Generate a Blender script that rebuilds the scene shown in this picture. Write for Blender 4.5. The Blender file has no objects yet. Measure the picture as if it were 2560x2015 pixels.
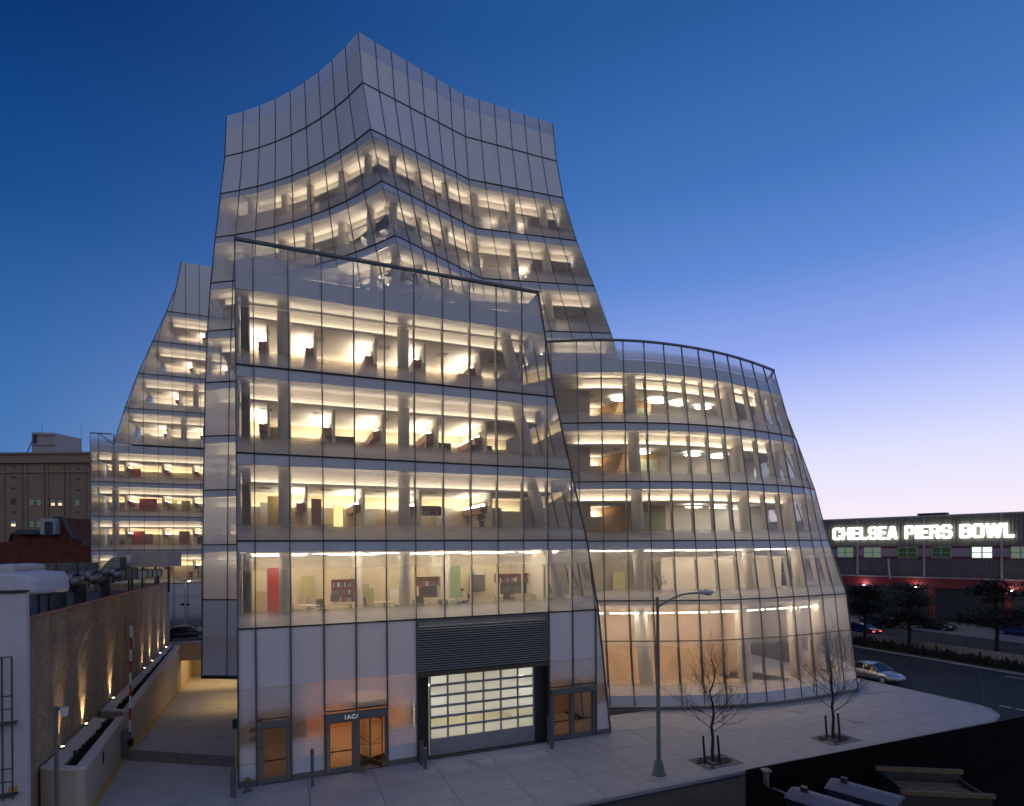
import bpy, bmesh, math, random
from mathutils import Vector, Matrix
random.seed(7)
sc = bpy.context.scene
# ------------------------------------------------------------------ camera
H, FP, CX, YH, RO = 11.04, 1428.0, 1280.0, 1370.6, 0.0078
cam_d = bpy.data.cameras.new('camera')
cam = bpy.data.objects.new('camera', cam_d)
sc.collection.objects.link(cam)
cam_d.sensor_fit = 'HORIZONTAL'; cam_d.sensor_width = 36.0
cam_d.lens = 36.0 * FP / 2560.0
cam_d.shift_y = (YH - 1007.5) / 2560.0
cam_d.clip_end = 3000
cam.matrix_world = Matrix.Translation((0, 0, H)) @ Matrix.Rotation(math.radians(90), 4, 'X') @ Matrix.Rotation(-RO, 4, 'Z')
sc.camera = cam
# ------------------------------------------------------------------ dusk sky
def lin(c):
    return tuple((x / 12.92 if x <= .04045 else ((x + .055) / 1.055) ** 2.4) for x in [v / 255 for v in c]) + (1,)
world = bpy.data.worlds.new('World'); sc.world = world; world.use_nodes = True
wn = world.node_tree.nodes; wl = world.node_tree.links; wn.clear()
def N(t, **k):
    n = wn.new(t)
    for a, b in k.items(): setattr(n, a, b)
    return n
tc = N('ShaderNodeTexCoord'); sx = N('ShaderNodeSeparateXYZ'); wl.new(tc.outputs['Generated'], sx.inputs[0])
def M(op, a, b=None, c=None, clamp=False):
    n = N('ShaderNodeMath', operation=op); n.use_clamp = clamp
    for i, v in enumerate((a, b, c)):
        if v is None: continue
        if isinstance(v, (int, float)): n.inputs[i].default_value = v
        else: wl.new(v, n.inputs[i])
    return n.outputs[0]
el = M('MULTIPLY', M('ARCSINE', sx.outputs[2]), 2 / math.pi, clamp=True)          # 0 horizon .. 1 zenith
az = M('ARCTAN2', sx.outputs[0], sx.outputs[1])                                     # 0 ahead, + right
def ramp(stops):
    n = N('ShaderNodeValToRGB'); e = n.color_ramp.elements
    while len(e) < len(stops): e.new(.5)
    for k, (deg, col) in zip(e, stops): k.position = deg / 90; k.color = lin(col)
    wl.new(el, n.inputs[0]); return n.outputs[0]
west = ramp([(0, (252, 240, 248)), (3.5, (246, 236, 252)), (8, (224, 226, 255)), (12, (192, 203, 253)), (17, (148, 170, 242)), (24, (98, 140, 214)), (31, (68, 117, 188)), (42, (40, 90, 156)), (90, (12, 50, 114))])
north = ramp([(0, (78, 132, 196)), (9, (54, 112, 176)), (16, (44, 100, 164)), (26, (20, 74, 138)), (38, (2, 46, 108)), (90, (2, 34, 88))])
east = ramp([(0, (166, 162, 170)), (10, (168, 168, 180)), (25, (152, 157, 180)), (45, (112, 126, 166)), (90, (10, 46, 106))])
def mixc(f, a, b):
    n = N('ShaderNodeMix', data_type='RGBA'); wl.new(f, n.inputs[0]); wl.new(a, n.inputs[6]); wl.new(b, n.inputs[7]); return n.outputs[2]
def sstep(x, a, b):
    n = N('ShaderNodeMapRange', interpolation_type='SMOOTHSTEP'); wl.new(x, n.inputs[0])
    n.inputs[1].default_value = a; n.inputs[2].default_value = b; return n.outputs[0]
cw = M('COSINE', M('SUBTRACT', az, math.radians(62)))
f_w = sstep(cw, -.38, .8)
f_e = sstep(M('MULTIPLY', M('COSINE', az), -1), -.25, .8)
col = mixc(f_e, mixc(f_w, north, west), east)
bgn = N('ShaderNodeBackground'); bgn.inputs[1].default_value = 1.0; wl.new(col, bgn.inputs[0])
wo = N('ShaderNodeOutputWorld'); wl.new(bgn.outputs[0], wo.inputs[0])
sc.view_settings.view_transform = 'Standard'; sc.view_settings.look = 'None'
sc.view_settings.exposure = 0.0; sc.view_settings.gamma = 1.0
cy = sc.cycles
cy.use_denoising = True
try: cy.denoiser = 'OPENIMAGEDENOISE'
except Exception: pass
cy.max_bounces = 7; cy.diffuse_bounces = 3; cy.glossy_bounces = 3; cy.transmission_bounces = 4; cy.transparent_max_bounces = 24
cy.caustics_reflective = False; cy.caustics_refractive = False; cy.sample_clamp_indirect = 4.0
cy.use_light_tree = True

# ------------------------------------------------------------------ pixel -> place (survey of the photograph)
def ray(x, y):
    dx, dy = x - CX, y - YH
    return (dx - RO * dy) / FP, -(dy + RO * dx) / FP
def pz(x, y, z=0.0):
    a, b = ray(x, y); Y = (z - H) / b; return Vector((a * Y, Y, z))
def pY(x, y, Y):
    a, b = ray(x, y); return Vector((a * Y, Y, H + b * Y))
A0 = Vector((-12.758, 26.493, 0)); D = Vector((.92639, .37656, 0)); NN = Vector((-.37656, .92639, 0)); UP = Vector((0, 0, 1))
RZ = math.atan2(D.y, D.x)
def FR(s, t, z=0.0): return A0 + D * s + NN * t + UP * z
def st(p): q = Vector((p.x, p.y, 0)) - A0; return q.dot(D), q.dot(NN)

# ------------------------------------------------------------------ materials
MATS = {}
def mat(name, colr, rough=.6, metal=0.0, noise=0.0, scale=4.0, bump=0.0, bscale=30.0, spec=.5, emit=None, estr=0.0, stretch=None, coat=0.0):
    if name in MATS: return MATS[name]
    m = bpy.data.materials.new(name); m.use_nodes = True; nt = m.node_tree; b = nt.nodes['Principled BSDF']
    c = tuple(colr) + (1,)
    b.inputs['Base Color'].default_value = c; b.inputs['Roughness'].default_value = rough; b.inputs['Metallic'].default_value = metal
    b.inputs['Specular IOR Level'].default_value = spec
    if coat: b.inputs['Coat Weight'].default_value = coat; b.inputs['Coat Roughness'].default_value = .05
    if emit: b.inputs['Emission Color'].default_value = tuple(emit) + (1,); b.inputs['Emission Strength'].default_value = estr
    if noise or bump:
        t = nt.nodes.new('ShaderNodeTexCoord'); mp = nt.nodes.new('ShaderNodeMapping'); nt.links.new(t.outputs['Object'], mp.inputs[0])
        if stretch: mp.inputs['Scale'].default_value = stretch
    if noise:
        n1 = nt.nodes.new('ShaderNodeTexNoise'); n1.inputs['Scale'].default_value = scale; n1.inputs['Detail'].default_value = 6; n1.inputs['Roughness'].default_value = .65
        nt.links.new(mp.outputs[0], n1.inputs[0])
        r = nt.nodes.new('ShaderNodeMapRange'); r.inputs[1].default_value = .3; r.inputs[2].default_value = .7; r.inputs[3].default_value = 1 - noise; r.inputs[4].default_value = 1 + noise
        nt.links.new(n1.outputs[0], r.inputs[0])
        mx = nt.nodes.new('ShaderNodeMix'); mx.data_type = 'RGBA'; mx.blend_type = 'MULTIPLY'; mx.inputs[0].default_value = 1; mx.inputs[6].default_value = c
        nt.links.new(r.outputs[0], mx.inputs[7]); nt.links.new(mx.outputs[2], b.inputs['Base Color'])
    if bump:
        n2 = nt.nodes.new('ShaderNodeTexNoise'); n2.inputs['Scale'].default_value = bscale; n2.inputs['Detail'].default_value = 5
        nt.links.new(mp.outputs[0], n2.inputs[0])
        bp = nt.nodes.new('ShaderNodeBump'); bp.inputs['Strength'].default_value = bump; bp.inputs['Distance'].default_value = .05
        nt.links.new(n2.outputs[0], bp.inputs['Height']); nt.links.new(bp.outputs[0], b.inputs['Normal'])
    MATS[name] = m; return m
def emat(name, colr, strength):
    if name in MATS: return MATS[name]
    m = bpy.data.materials.new(name); m.use_nodes = True; nt = m.node_tree; nt.nodes.clear()
    e = nt.nodes.new('ShaderNodeEmission'); e.inputs[0].default_value = tuple(colr) + (1,); e.inputs[1].default_value = strength
    o = nt.nodes.new('ShaderNodeOutputMaterial'); nt.links.new(e.outputs[0], o.inputs[0]); MATS[name] = m; return m
def glass(name, stops, fritcol=(.74, .74, .77), trans=.5, tint=(.93, .95, .94), refl=1.0):
    """glass with a ceramic dot print whose density follows the pane height (UV v)"""
    m = bpy.data.materials.new(name); m.use_nodes = True; nt = m.node_tree; nt.nodes.clear(); L = nt.links
    def n(t): return nt.nodes.new(t)
    uv = n('ShaderNodeUVMap'); sp = n('ShaderNodeSeparateXYZ'); L.new(uv.outputs[0], sp.inputs[0])
    geo = n('ShaderNodeTexCoord'); nz = n('ShaderNodeTexNoise'); nz.inputs['Scale'].default_value = .8; nz.inputs['Detail'].default_value = 3; L.new(geo.outputs['Object'], nz.inputs[0])
    ad = n('ShaderNodeMath'); ad.operation = 'MULTIPLY_ADD'; L.new(nz.outputs[0], ad.inputs[0]); ad.inputs[1].default_value = .05; L.new(sp.outputs[1], ad.inputs[2])
    sb = n('ShaderNodeMath'); sb.operation = 'SUBTRACT'; L.new(ad.outputs[0], sb.inputs[0]); sb.inputs[1].default_value = .025
    rp = n('ShaderNodeValToRGB'); rp.color_ramp.interpolation = 'EASE'; e = rp.color_ramp.elements
    while len(e) < len(stops): e.new(.5)
    for k, (p, v) in zip(e, stops): k.position = p; k.color = (v, v, v, 1)
    L.new(sb.outputs[0], rp.inputs[0])
    tr = n('ShaderNodeBsdfTransparent'); tr.inputs[0].default_value = tint + (1,)
    gl = n('ShaderNodeBsdfGlossy'); gl.inputs[1].default_value = .02; gl.inputs[0].default_value = (.9, .9, .9, 1)
    fr = n('ShaderNodeFresnel'); fr.inputs[0].default_value = 1.5
    fm = n('ShaderNodeMath'); fm.operation = 'MULTIPLY'; fm.inputs[1].default_value = refl; L.new(fr.outputs[0], fm.inputs[0])
    m1 = n('ShaderNodeMixShader'); L.new(fm.outputs[0], m1.inputs[0]); L.new(tr.outputs[0], m1.inputs[1]); L.new(gl.outputs[0], m1.inputs[2])
    df = n('ShaderNodeBsdfDiffuse'); df.inputs[0].default_value = fritcol + (1,)
    tl = n('ShaderNodeBsdfTranslucent'); tl.inputs[0].default_value = fritcol + (1,)
    m2 = n('ShaderNodeMixShader'); m2.inputs[0].default_value = trans; L.new(df.outputs[0], m2.inputs[1]); L.new(tl.outputs[0], m2.inputs[2])
    g2 = n('ShaderNodeBsdfGlossy'); g2.inputs[1].default_value = .12
    m3 = n('ShaderNodeMixShader'); m3.inputs[0].default_value = .05; L.new(m2.outputs[0], m3.inputs[1]); L.new(g2.outputs[0], m3.inputs[2])
    m4 = n('ShaderNodeMixShader'); L.new(rp.outputs[0], m4.inputs[0]); L.new(m1.outputs[0], m4.inputs[1]); L.new(m3.outputs[0], m4.inputs[2])
    o = n('ShaderNodeOutputMaterial'); L.new(m4.outputs[0], o.inputs[0]); MATS[name] = m; return m
G_VIS = glass('fritted_glass', [(0, .93), (.08, .89), (.25, .2), (.66, .13), (.86, .4), (1, .84)], trans=.66, refl=.6)
G_TOW = glass('fritted_glass_upper', [(0, .94), (.1, .88), (.3, .3), (.66, .24), (.86, .5), (1, .82)], trans=.65, refl=.6)
G_PAR = glass('parapet_glass', [(0, .92), (.3, .75), (.6, .25), (1, .12)])
G_GRD = glass('lobby_glass', [(0, .97), (.16, .94), (.32, .2), (.45, .18), (.68, .84), (.85, .97), (1, .98)], trans=.28)
G_MIST = glass('misted_glass', [(0, .95), (.25, .8), (.55, .7), (1, .93)], trans=.55)
G_FULL = glass('full_frit_glass', [(0, 1.0), (1, 1.0)], trans=.1)
G_LOB = glass('tall_lobby_glass', [(0, .95), (.1, .9), (.25, .22), (.8, .2), (1, .42)], refl=.6)
G_LOBU = glass('upper_lobby_glass', [(0, .4), (.3, .45), (.75, .5), (.92, .7), (1, .95)], trans=.65)
G_CLR = glass('clear_glass', [(0, .0), (1, .0)])
G_DOORP = glass('door_frosted', [(0, .8), (1, .8)], trans=.75, fritcol=(.85, .86, .84))
SPAN = mat('spandrel_glass', (.56, .59, .63), .32, noise=.03, scale=.6, coat=.3)
SPAN2 = mat('roof_screen_glass', (.74, .75, .75), .38, noise=.03, scale=.5, coat=.2)
MULL = mat('mullion_metal', (.12, .135, .135), .4, .6)
BLK = mat('black_joint', (.006, .008, .008), .5)
STEEL = mat('grey_steel', (.20, .215, .215), .42, .7, noise=.06)
WHITE = mat('white_plaster', (.78, .73, .64), .7)
CREAM = mat('cream_wall', (.74, .64, .45), .7)
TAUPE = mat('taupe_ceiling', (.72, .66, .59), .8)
CAB = mat('cabinet_cherry', (.22, .075, .045), .45, noise=.1)
BOARDS = [mat('board_white', (.74, .72, .66), .5), mat('board_oak', (.45, .33, .18), .5, noise=.1), mat('board_grey', (.36, .35, .34), .6), mat('board_olive', (.40, .37, .16), .6), CAB, mat('board_white', (.74, .72, .66), .5), mat('board_dark', (.07, .06, .055), .5)]
FLOOR = mat('office_floor', (.38, .34, .29), .6, noise=.05)
COLM = mat('column_paint', (.72, .66, .58), .6)
WARM = (1.0, .83, .60); SOFT = (1.0, .86, .68)
E_COVE = emat('cove_lamp', SOFT, 10.0)
E_WASH = emat('wash_lamp', SOFT, 36.0)
E_BACK = emat('added_fill_glow', WARM, 15.0)  # glow of the fill strips added along the office back walls
E_BACK2 = emat('added_fill_glow_bright', WARM, 34.0); E_COVE2 = emat('cove_lamp_bright', WARM, 24.0)  # stronger added fill for the curved block, and its brighter coves
E_WASH2 = emat('wash_lamp_soft', SOFT, 16.0)
E_TUBE = emat('tube_lamp', (1.0, .83, .61), 32.0)
E_GEN = emat('ceiling_lamp', WARM, 5.0)

# ------------------------------------------------------------------ mesh helpers
class MB:
    def __init__(s): s.v = []; s.f = []; s.uv = None
    def quad(s, a, b, c, d):
        k = len(s.v); s.v += [Vector(p) for p in (a, b, c, d)]; s.f.append((k, k + 1, k + 2, k + 3)); return s
    def poly(s, pts):
        k = len(s.v); s.v += [Vector(p) for p in pts]; s.f.append(tuple(range(k, k + len(pts)))); return s
    def hexa(s, p):
        k = len(s.v); s.v += [Vector(q) for q in p]
        for f in ((0, 3, 2, 1), (4, 5, 6, 7), (0, 1, 5, 4), (1, 2, 6, 5), (2, 3, 7, 6), (3, 0, 4, 7)): s.f.append(tuple(k + i for i in f))
        return s
    def bx(s, x0, x1, y0, y1, z0, z1):
        return s.hexa([(x0, y0, z0), (x1, y0, z0), (x1, y1, z0), (x0, y1, z0), (x0, y0, z1), (x1, y0, z1), (x1, y1, z1), (x0, y1, z1)])
    def bar(s, p, q, w, h, up=UP):
        p, q = Vector(p), Vector(q); t = (q - p)
        if t.length < 1e-6: return s
        t.normalize(); r = t.cross(up)
        if r.length < 1e-4: r = t.cross(Vector((1, 0, 0)))
        r.normalize(); u = r.cross(t); r = r * (w / 2); u = u * (h / 2)
        return s.hexa([p - r - u, p + r - u, q + r - u, q - r - u, p - r + u, p + r + u, q + r + u, q - r + u])
    def cyl(s, p, q, r0, r1=None, n=12, cap=True):
        p, q = Vector(p), Vector(q); r1 = r0 if r1 is None else r1
        t = (q - p).normalized(); a = t.cross(Vector((0, 0, 1)) if abs(t.z) < .9 else Vector((1, 0, 0))).normalized(); b = t.cross(a)
        k = len(s.v)
        for c, r in ((p, r0), (q, r1)):
            for i in range(n):
                an = 2 * math.pi * i / n; s.v.append(c + a * (r * math.cos(an)) + b * (r * math.sin(an)))
        for i in range(n): j = (i + 1) % n; s.f.append((k + i, k + n + i, k + n + j, k + j))
        if cap: s.f.append(tuple(k + i for i in range(n))); s.f.append(tuple(k + n + i for i in reversed(range(n))))
        return s
    def tube(s, pts, rad, n=8):
        for i in range(len(pts) - 1):
            r0 = rad[i] if isinstance(rad, list) else rad; r1 = rad[i + 1] if isinstance(rad, list) else rad
            s.cyl(pts[i], pts[i + 1], r0, r1, n, cap=(i in (0, len(pts) - 2)))
        return s
    def prism(s, pts, z0, z1):
        k = len(s.v); n = len(pts)
        s.v += [Vector((p[0], p[1], z0)) for p in pts] + [Vector((p[0], p[1], z1)) for p in pts]
        s.f.append(tuple(k + i for i in reversed(range(n)))); s.f.append(tuple(k + n + i for i in range(n)))
        for i in range(n): j = (i + 1) % n; s.f.append((k + i, k + j, k + n + j, k + n + i))
        return s
    def extr(s, pts, vec):
        """planar polygon pts pushed along vec"""
        k = len(s.v); n = len(pts); vec = Vector(vec)
        s.v += [Vector(p) for p in pts] + [Vector(p) + vec for p in pts]
        s.f.append(tuple(k + i for i in reversed(range(n)))); s.f.append(tuple(k + n + i for i in range(n)))
        for i in range(n): j = (i + 1) % n; s.f.append((k + i, k + j, k + n + j, k + n + i))
        return s
    def ell(s, c, rx, ry, rz, nu=14, nv=8):
        k = len(s.v); c = Vector(c)
        for i in range(nv + 1):
            th = math.pi * i / nv
            for j in range(nu):
                ph = 2 * math.pi * j / nu; s.v.append(c + Vector((rx * math.sin(th) * math.cos(ph), ry * math.sin(th) * math.sin(ph), rz * math.cos(th))))
        for i in range(nv):
            for j in range(nu): s.f.append((k + i * nu + j, k + (i + 1) * nu + j, k + (i + 1) * nu + (j + 1) % nu, k + i * nu + (j + 1) % nu))
        return s
    def mesh(s, name):
        m = bpy.data.meshes.new(name); m.from_pydata([tuple(v) for v in s.v], [], s.f); m.update(); return m
COL = sc.collection
def ob(name, g, m, parent=None, loc=None, rz=0.0, smooth=False, world=False, bevel=0.0):
    me = g.mesh(name) if isinstance(g, MB) else g
    o = bpy.data.objects.new(name, me); COL.objects.link(o)
    if m is not None and not me.materials:
        for mm in (m if isinstance(m, (list, tuple)) else [m]): me.materials.append(mm)
    if smooth: me.polygons.foreach_set('use_smooth', [True] * len(me.polygons))
    if parent:
        o.parent = parent
        root = parent
        if world:
            q = Vector((0, 0, 0)); r = parent
            while r: q += r.location; r = r.parent
            o.location = -q
    if loc is not None: o.location = loc
    if rz: o.rotation_euler = (0, 0, rz)
    if bevel:
        b = o.modifiers.new('bevel', 'BEVEL'); b.width = bevel; b.segments = 2; b.limit_method = 'ANGLE'
    return o
def tag(o, label, cat, group=None, kind=None):
    if label: o['label'] = label
    if cat: o['category'] = cat
    if group: o['group'] = group
    if kind: o['kind'] = kind
    return o
def thing(name, label, cat, loc=(0, 0, 0), rz=0.0, group=None):
    o = bpy.data.objects.new(name, None); COL.objects.link(o); o.location = loc; o.rotation_euler = (0, 0, rz); o.empty_display_size = .2
    return tag(o, label, cat, group)
def struct(name, g, m, kind='structure'):
    o = ob(name, g, m); o['kind'] = kind; return o

# ================================================================== GROUND
ASPH = mat('asphalt', (.034, .038, .038), .85, spec=.25, noise=.25, scale=.35, bump=.25, bscale=40)
PAVE = mat('pavement_concrete', (.41, .40, .40), .8, noise=.13, scale=1.1, bump=.12, bscale=25)
def stain(m, colr, lo, hi, scale, stretch=(1, 1, 1)):
    nt = m.node_tree; b = nt.nodes['Principled BSDF']; src = b.inputs['Base Color'].links[0].from_socket
    t = nt.nodes.new('ShaderNodeTexCoord'); mp = nt.nodes.new('ShaderNodeMapping'); mp.inputs['Scale'].default_value = stretch
    oi = nt.nodes.new('ShaderNodeObjectInfo'); ad = nt.nodes.new('ShaderNodeVectorMath'); ad.operation = 'ADD'; sc2 = nt.nodes.new('ShaderNodeVectorMath'); sc2.operation = 'SCALE'; sc2.inputs[3].default_value = 37.0
    cb = nt.nodes.new('ShaderNodeCombineXYZ'); nt.links.new(oi.outputs['Random'], cb.inputs[0]); nt.links.new(oi.outputs['Random'], cb.inputs[1]); nt.links.new(cb.outputs[0], sc2.inputs[0])
    nt.links.new(t.outputs['Object'], mp.inputs[0]); nt.links.new(mp.outputs[0], ad.inputs[0]); nt.links.new(sc2.outputs[0], ad.inputs[1])
    nz = nt.nodes.new('ShaderNodeTexNoise'); nz.inputs['Scale'].default_value = scale; nz.inputs['Detail'].default_value = 7; nz.inputs['Roughness'].default_value = .6; nt.links.new(ad.outputs[0], nz.inputs[0])
    r = nt.nodes.new('ShaderNodeMapRange'); r.inputs[1].default_value = lo; r.inputs[2].default_value = hi; nt.links.new(nz.outputs[0], r.inputs[0])
    mx = nt.nodes.new('ShaderNodeMix'); mx.data_type = 'RGBA'; nt.links.new(r.outputs[0], mx.inputs[0]); nt.links.new(src, mx.inputs[6]); mx.inputs[7].default_value = colr + (1,); nt.links.new(mx.outputs[2], b.inputs['Base Color'])
stain(PAVE, (.19, .18, .17), .62, .74, .55, (1, .45, 1))
stain(PAVE, (.24, .23, .22), .66, .72, 2.6)
stain(ASPH, (.018, .019, .02), .58, .72, .12, (1, .3, 1))
KERB = mat('kerb_stone', (.33, .33, .34), .8, noise=.12)
DRIVE = mat('driveway_concrete', (.44, .42, .40), .8, noise=.12, scale=.8, bump=.1)
stain(DRIVE, (.24, .22, .20), .58, .74, .5)
def wx(Y): return -17.8 - .454 * (Y - 23.7)         # face of the planter wall along the driveway
def bwx(Y): return -20.1 - .428 * (Y - 24.5)          # face of the low brick building
RY0, RY1, RZ1 = 31.0, 68.0, -3.4
hole = [Vector((wx(RY0), RY0, 0)), FR(-.1, 0), FR(-.1, 46), Vector((wx(RY1), RY1, 0))]
hole[1] = A0 + NN * ((RY0 - A0.y) / NN.y) - D * .05; hole[2] = A0 + NN * ((RY1 - A0.y) / NN.y)
g = MB(); S = 1400
outer = [Vector((-S, -S, -.15)), Vector((S, -S, -.15)), Vector((S, S, -.15)), Vector((-S, S, -.15))]
inn = [Vector((p.x, p.y, -.15)) for p in hole]
for i in range(4): j = (i + 1) % 4; g.quad(outer[i], outer[j], inn[j], inn[i])
struct('ground', g, ASPH)
# driveway apron, cobble strip, ramp
g = MB()
dl = lambda Y: Vector((wx(Y), Y, 0)); dr = lambda Y: A0 + NN * ((Y - A0.y) / NN.y) - D * .05
kpt = FR(-14, -7.63)
apron = [FR(-5.0, -7.6), FR(-.05, -7.6), FR(-.05, 0), dr(29.0), dl(29.0 + 1.2), dl(22.5)]
struct('driveway', MB().prism([(p.x, p.y) for p in apron], -.14, .0), DRIVE)
cob = MB(); random.seed(3)
for k in range(4):
    for i in range(34):
        a = dl(30.25).lerp(dr(29.05), i / 34); b = dl(30.25).lerp(dr(29.05), (i + .94) / 34)
        off = NN * (k * .42); zz = random.uniform(0, .008)
        cob.hexa([a + off + UP * -.1, b + off + UP * -.1, b + off + NN * .39 + UP * -.1, a + off + NN * .39 + UP * -.1, a + off + UP * zz, b + off + UP * zz, b + off + NN * .39 + UP * zz, a + off + NN * .39 + UP * zz])
o = struct('paving_strip', cob, mat('granite_setts', (.20, .17, .14), .8, noise=.35, scale=3), 'stuff')
g = MB(); n = 8
y0 = 30.2
for i in range(n):
    ya, yb = y0 + (RY1 - y0) * i / n, y0 + (RY1 - y0) * (i + 1) / n
    za, zb = -.01 + RZ1 * i / n, -.01 + RZ1 * (i + 1) / n
    g.quad(dl(ya) + UP * za, dr(ya) - NN * 0 + UP * za, dr(yb) + UP * zb, dl(yb) + UP * zb)
struct('ramp', g, DRIVE)
# pavement flags
slabm = None
pv = struct('pavement', MB().poly([FR(-.05, -7.6, -.06), FR(44, -7.6, -.06), FR(46.3, -5.3, -.06), FR(46.3, 60, -.06), FR(24, 60, -.06), FR(20, 3, -.06), FR(-.05, .02, -.06)]), mat('joint_dark', (.08, .08, .085), .9))
def flag(s0, s1, t0, t1, z=0.0):
    g = MB().bx(-(s1 - s0) / 2 + .012, (s1 - s0) / 2 - .012, -(t1 - t0) / 2 + .012, (t1 - t0) / 2 - .012, -.1, 0)
    o = ob('flagstone', g, PAVE, pv); o.location = FR((s0 + s1) / 2, (t0 + t1) / 2, z); o.rotation_euler = (0, 0, RZ)
edges_t = [-7.45, -5.0, -2.5, -.02]
ss = [-.05 + 3.04 * i for i in range(0, 16)]
for i in range(15):
    for k in range(3):
        s0, s1 = ss[i], ss[i + 1]
        if s1 > 45: s1 = 46.28
        if k == 0 and i == 14: continue
        flag(s0, s1, edges_t[k], edges_t[k + 1], random.uniform(-.003, .003))
for i in range(6, 15):
    for k in range(12):
        s0, s1 = ss[i], (ss[i + 1] if ss[i + 1] < 45 else 46.28); t0 = 0 + 3 * k
        if (s0 - 20) < 21 - 1.0 * k * 0 and not (t0 < 1 or s0 > 30): continue
        flag(s0, s1, t0, t0 + 3.0, random.uniform(-.003, .003))
# corner piece and kerbs
cor = [FR(42.5, -7.45), FR(43.6, -7.35), FR(45, -6.7), FR(46, -5.6), FR(46.28, -5.0), FR(42.5, -5.0)]
ob('flagstone', MB().prism([(p.x, p.y) for p in cor], -.1, 0), PAVE, pv, world=True)
kl = [FR(-14, -7.6), FR(-5, -7.6)]
g = MB()
def kerbline(pts, name='kerb'):
    root = None
    for a, b in zip(pts[:-1], pts[1:]):
        n = max(1, round((b - a).length / 2.4))
        for k in range(n):
            g = MB().bar(a.lerp(b, k / n) + UP * (-.07 + random.uniform(-.008, .006)), a.lerp(b, (k + .992) / n) + UP * (-.07 + random.uniform(-.008, .006)), .16, .15)
            if root is None: root = struct(name, g, KERB)
            else: ob('kerb_stone', g, KERB, root)
    return root
kerbline([FR(-.05, -7.54), FR(43.2, -7.54), FR(45.0, -6.85), FR(46.1, -5.75), FR(46.38, -5), FR(46.38, 95)])
# stained tyre marks / repairs keep to materials
# road markings on the avenue
WP = mat('road_paint', (.62, .62, .60), .7, noise=.2, scale=5)
g = MB()
for x0, y0, x1, y1 in ((2499, 1763.5, 2528, 1769.5), (2540, 1772, 2575, 1779), (2514, 1691, 2560, 1697)):
    g.bar(pz(x0, y0, -.145), pz(x1, y1, -.145), .16, .004)
struct('lane_marking', g, WP)
crk = MB()
for px in ([(2301, 1655), (2295, 1685), (2288, 1700), (2283, 1719)], [(2448, 1673), (2452, 1700), (2457, 1720), (2459, 1758)]):
    q = [pz(x, y, -.144) for x, y in px]
    for a, b in zip(q[:-1], q[1:]): crk.bar(a, b, .07, .004)
struct('road_seam', crk, mat('tar', (.012, .012, .013), .6))
# median of the highway
MED = mat('median_soil', (.05, .045, .035), .95, noise=.4, scale=2)
struct('median_verge', MB().hexa([FR(60.6, -40, -.15), FR(65, -40, -.15), FR(65, 120, -.15), FR(60.6, 120, -.15), FR(60.6, -40, .0), FR(65, -40, .0), FR(65, 120, .0), FR(60.6, 120, .0)]), MED)
kerbline([FR(60.5, -40), FR(60.5, 120)], 'median_kerb')
struct('far_pavement', MB().hexa([FR(78.5, -60, -.15), FR(110, -60, -.15), FR(110, 140, -.15), FR(78.5, 140, -.15), FR(78.5, -60, .0), FR(110, -60, .0), FR(110, 140, .0), FR(78.5, 140, .0)]), mat('far_paving', (.16, .16, .16), .9, noise=.2))

# ================================================================== OFFICE BUILDING
BLD = thing('office_building', 'large white fritted glass office building with folded sail-like facades, lit from within', 'building', FR(10, 0, 0))
def lerp_table(tab, z):
    tab = sorted(tab, key=lambda r: r[0])
    if z <= tab[0][0]: return tab[0][1]
    for (z0, p0), (z1, p1) in zip(tab[:-1], tab[1:]):
        if z <= z1:
            f = (z - z0) / (z1 - z0); return p0 + (p1 - p0) * f
    return tab[-1][1]
ZF = [7.38, 11.48, 15.58, 19.68]
def pane_obj(name, q, m, parent, v0=0.0, v1=1.0, solid=False, inset=.022):
    bl, br, tr, tl = [Vector(p) for p in q]
    wb, wt = (br - bl), (tr - tl)
    if wb.length > 3 * inset: bl, br = bl + wb.normalized() * inset, br - wb.normalized() * inset
    if wt.length > 3 * inset: tl, tr = tl + wt.normalized() * inset, tr - wt.normalized() * inset
    vb = (tl - bl).normalized() * .012 if (tl - bl).length > .01 else UP * .012
    bl, br, tl, tr = bl + vb, br + vb, tl - vb, tr - vb
    c = (bl + br + tr + tl) / 4
    nrm = (br - bl).cross(tl - bl)
    if nrm.length < 1e-6: nrm = (tr - bl).cross(tl - bl)
    nrm.normalize()
    if nrm.dot(Vector((0, 0, c.z)) - c) < 0: nrm = -nrm
    bl, br, tr, tl = [p + nrm * random.uniform(-.007, .007) for p in (bl, br, tr, tl)]
    vs = [bl, br, tr, tl]
    if solid:
        me = MB().hexa([bl, br, br - nrm * .04, bl - nrm * .04, tl, tr, tr - nrm * .04, tl - nrm * .04]).mesh(name)
    else:
        me = bpy.data.meshes.new(name)
        tri = (tl - tr).length < .02
        me.from_pydata([tuple(p) for p in (vs[:3] if tri else vs)], [], [(0, 1, 2) if tri else (0, 1, 2, 3)])
        uv = me.uv_layers.new(name='UVMap')
        vals = [(0, v0), (1, v0), (1, v1), (0, v1)]
        for i in range(len(me.loops)): uv.data[i].uv = vals[i]
    return ob(name, me, m, parent, world=True)
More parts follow.
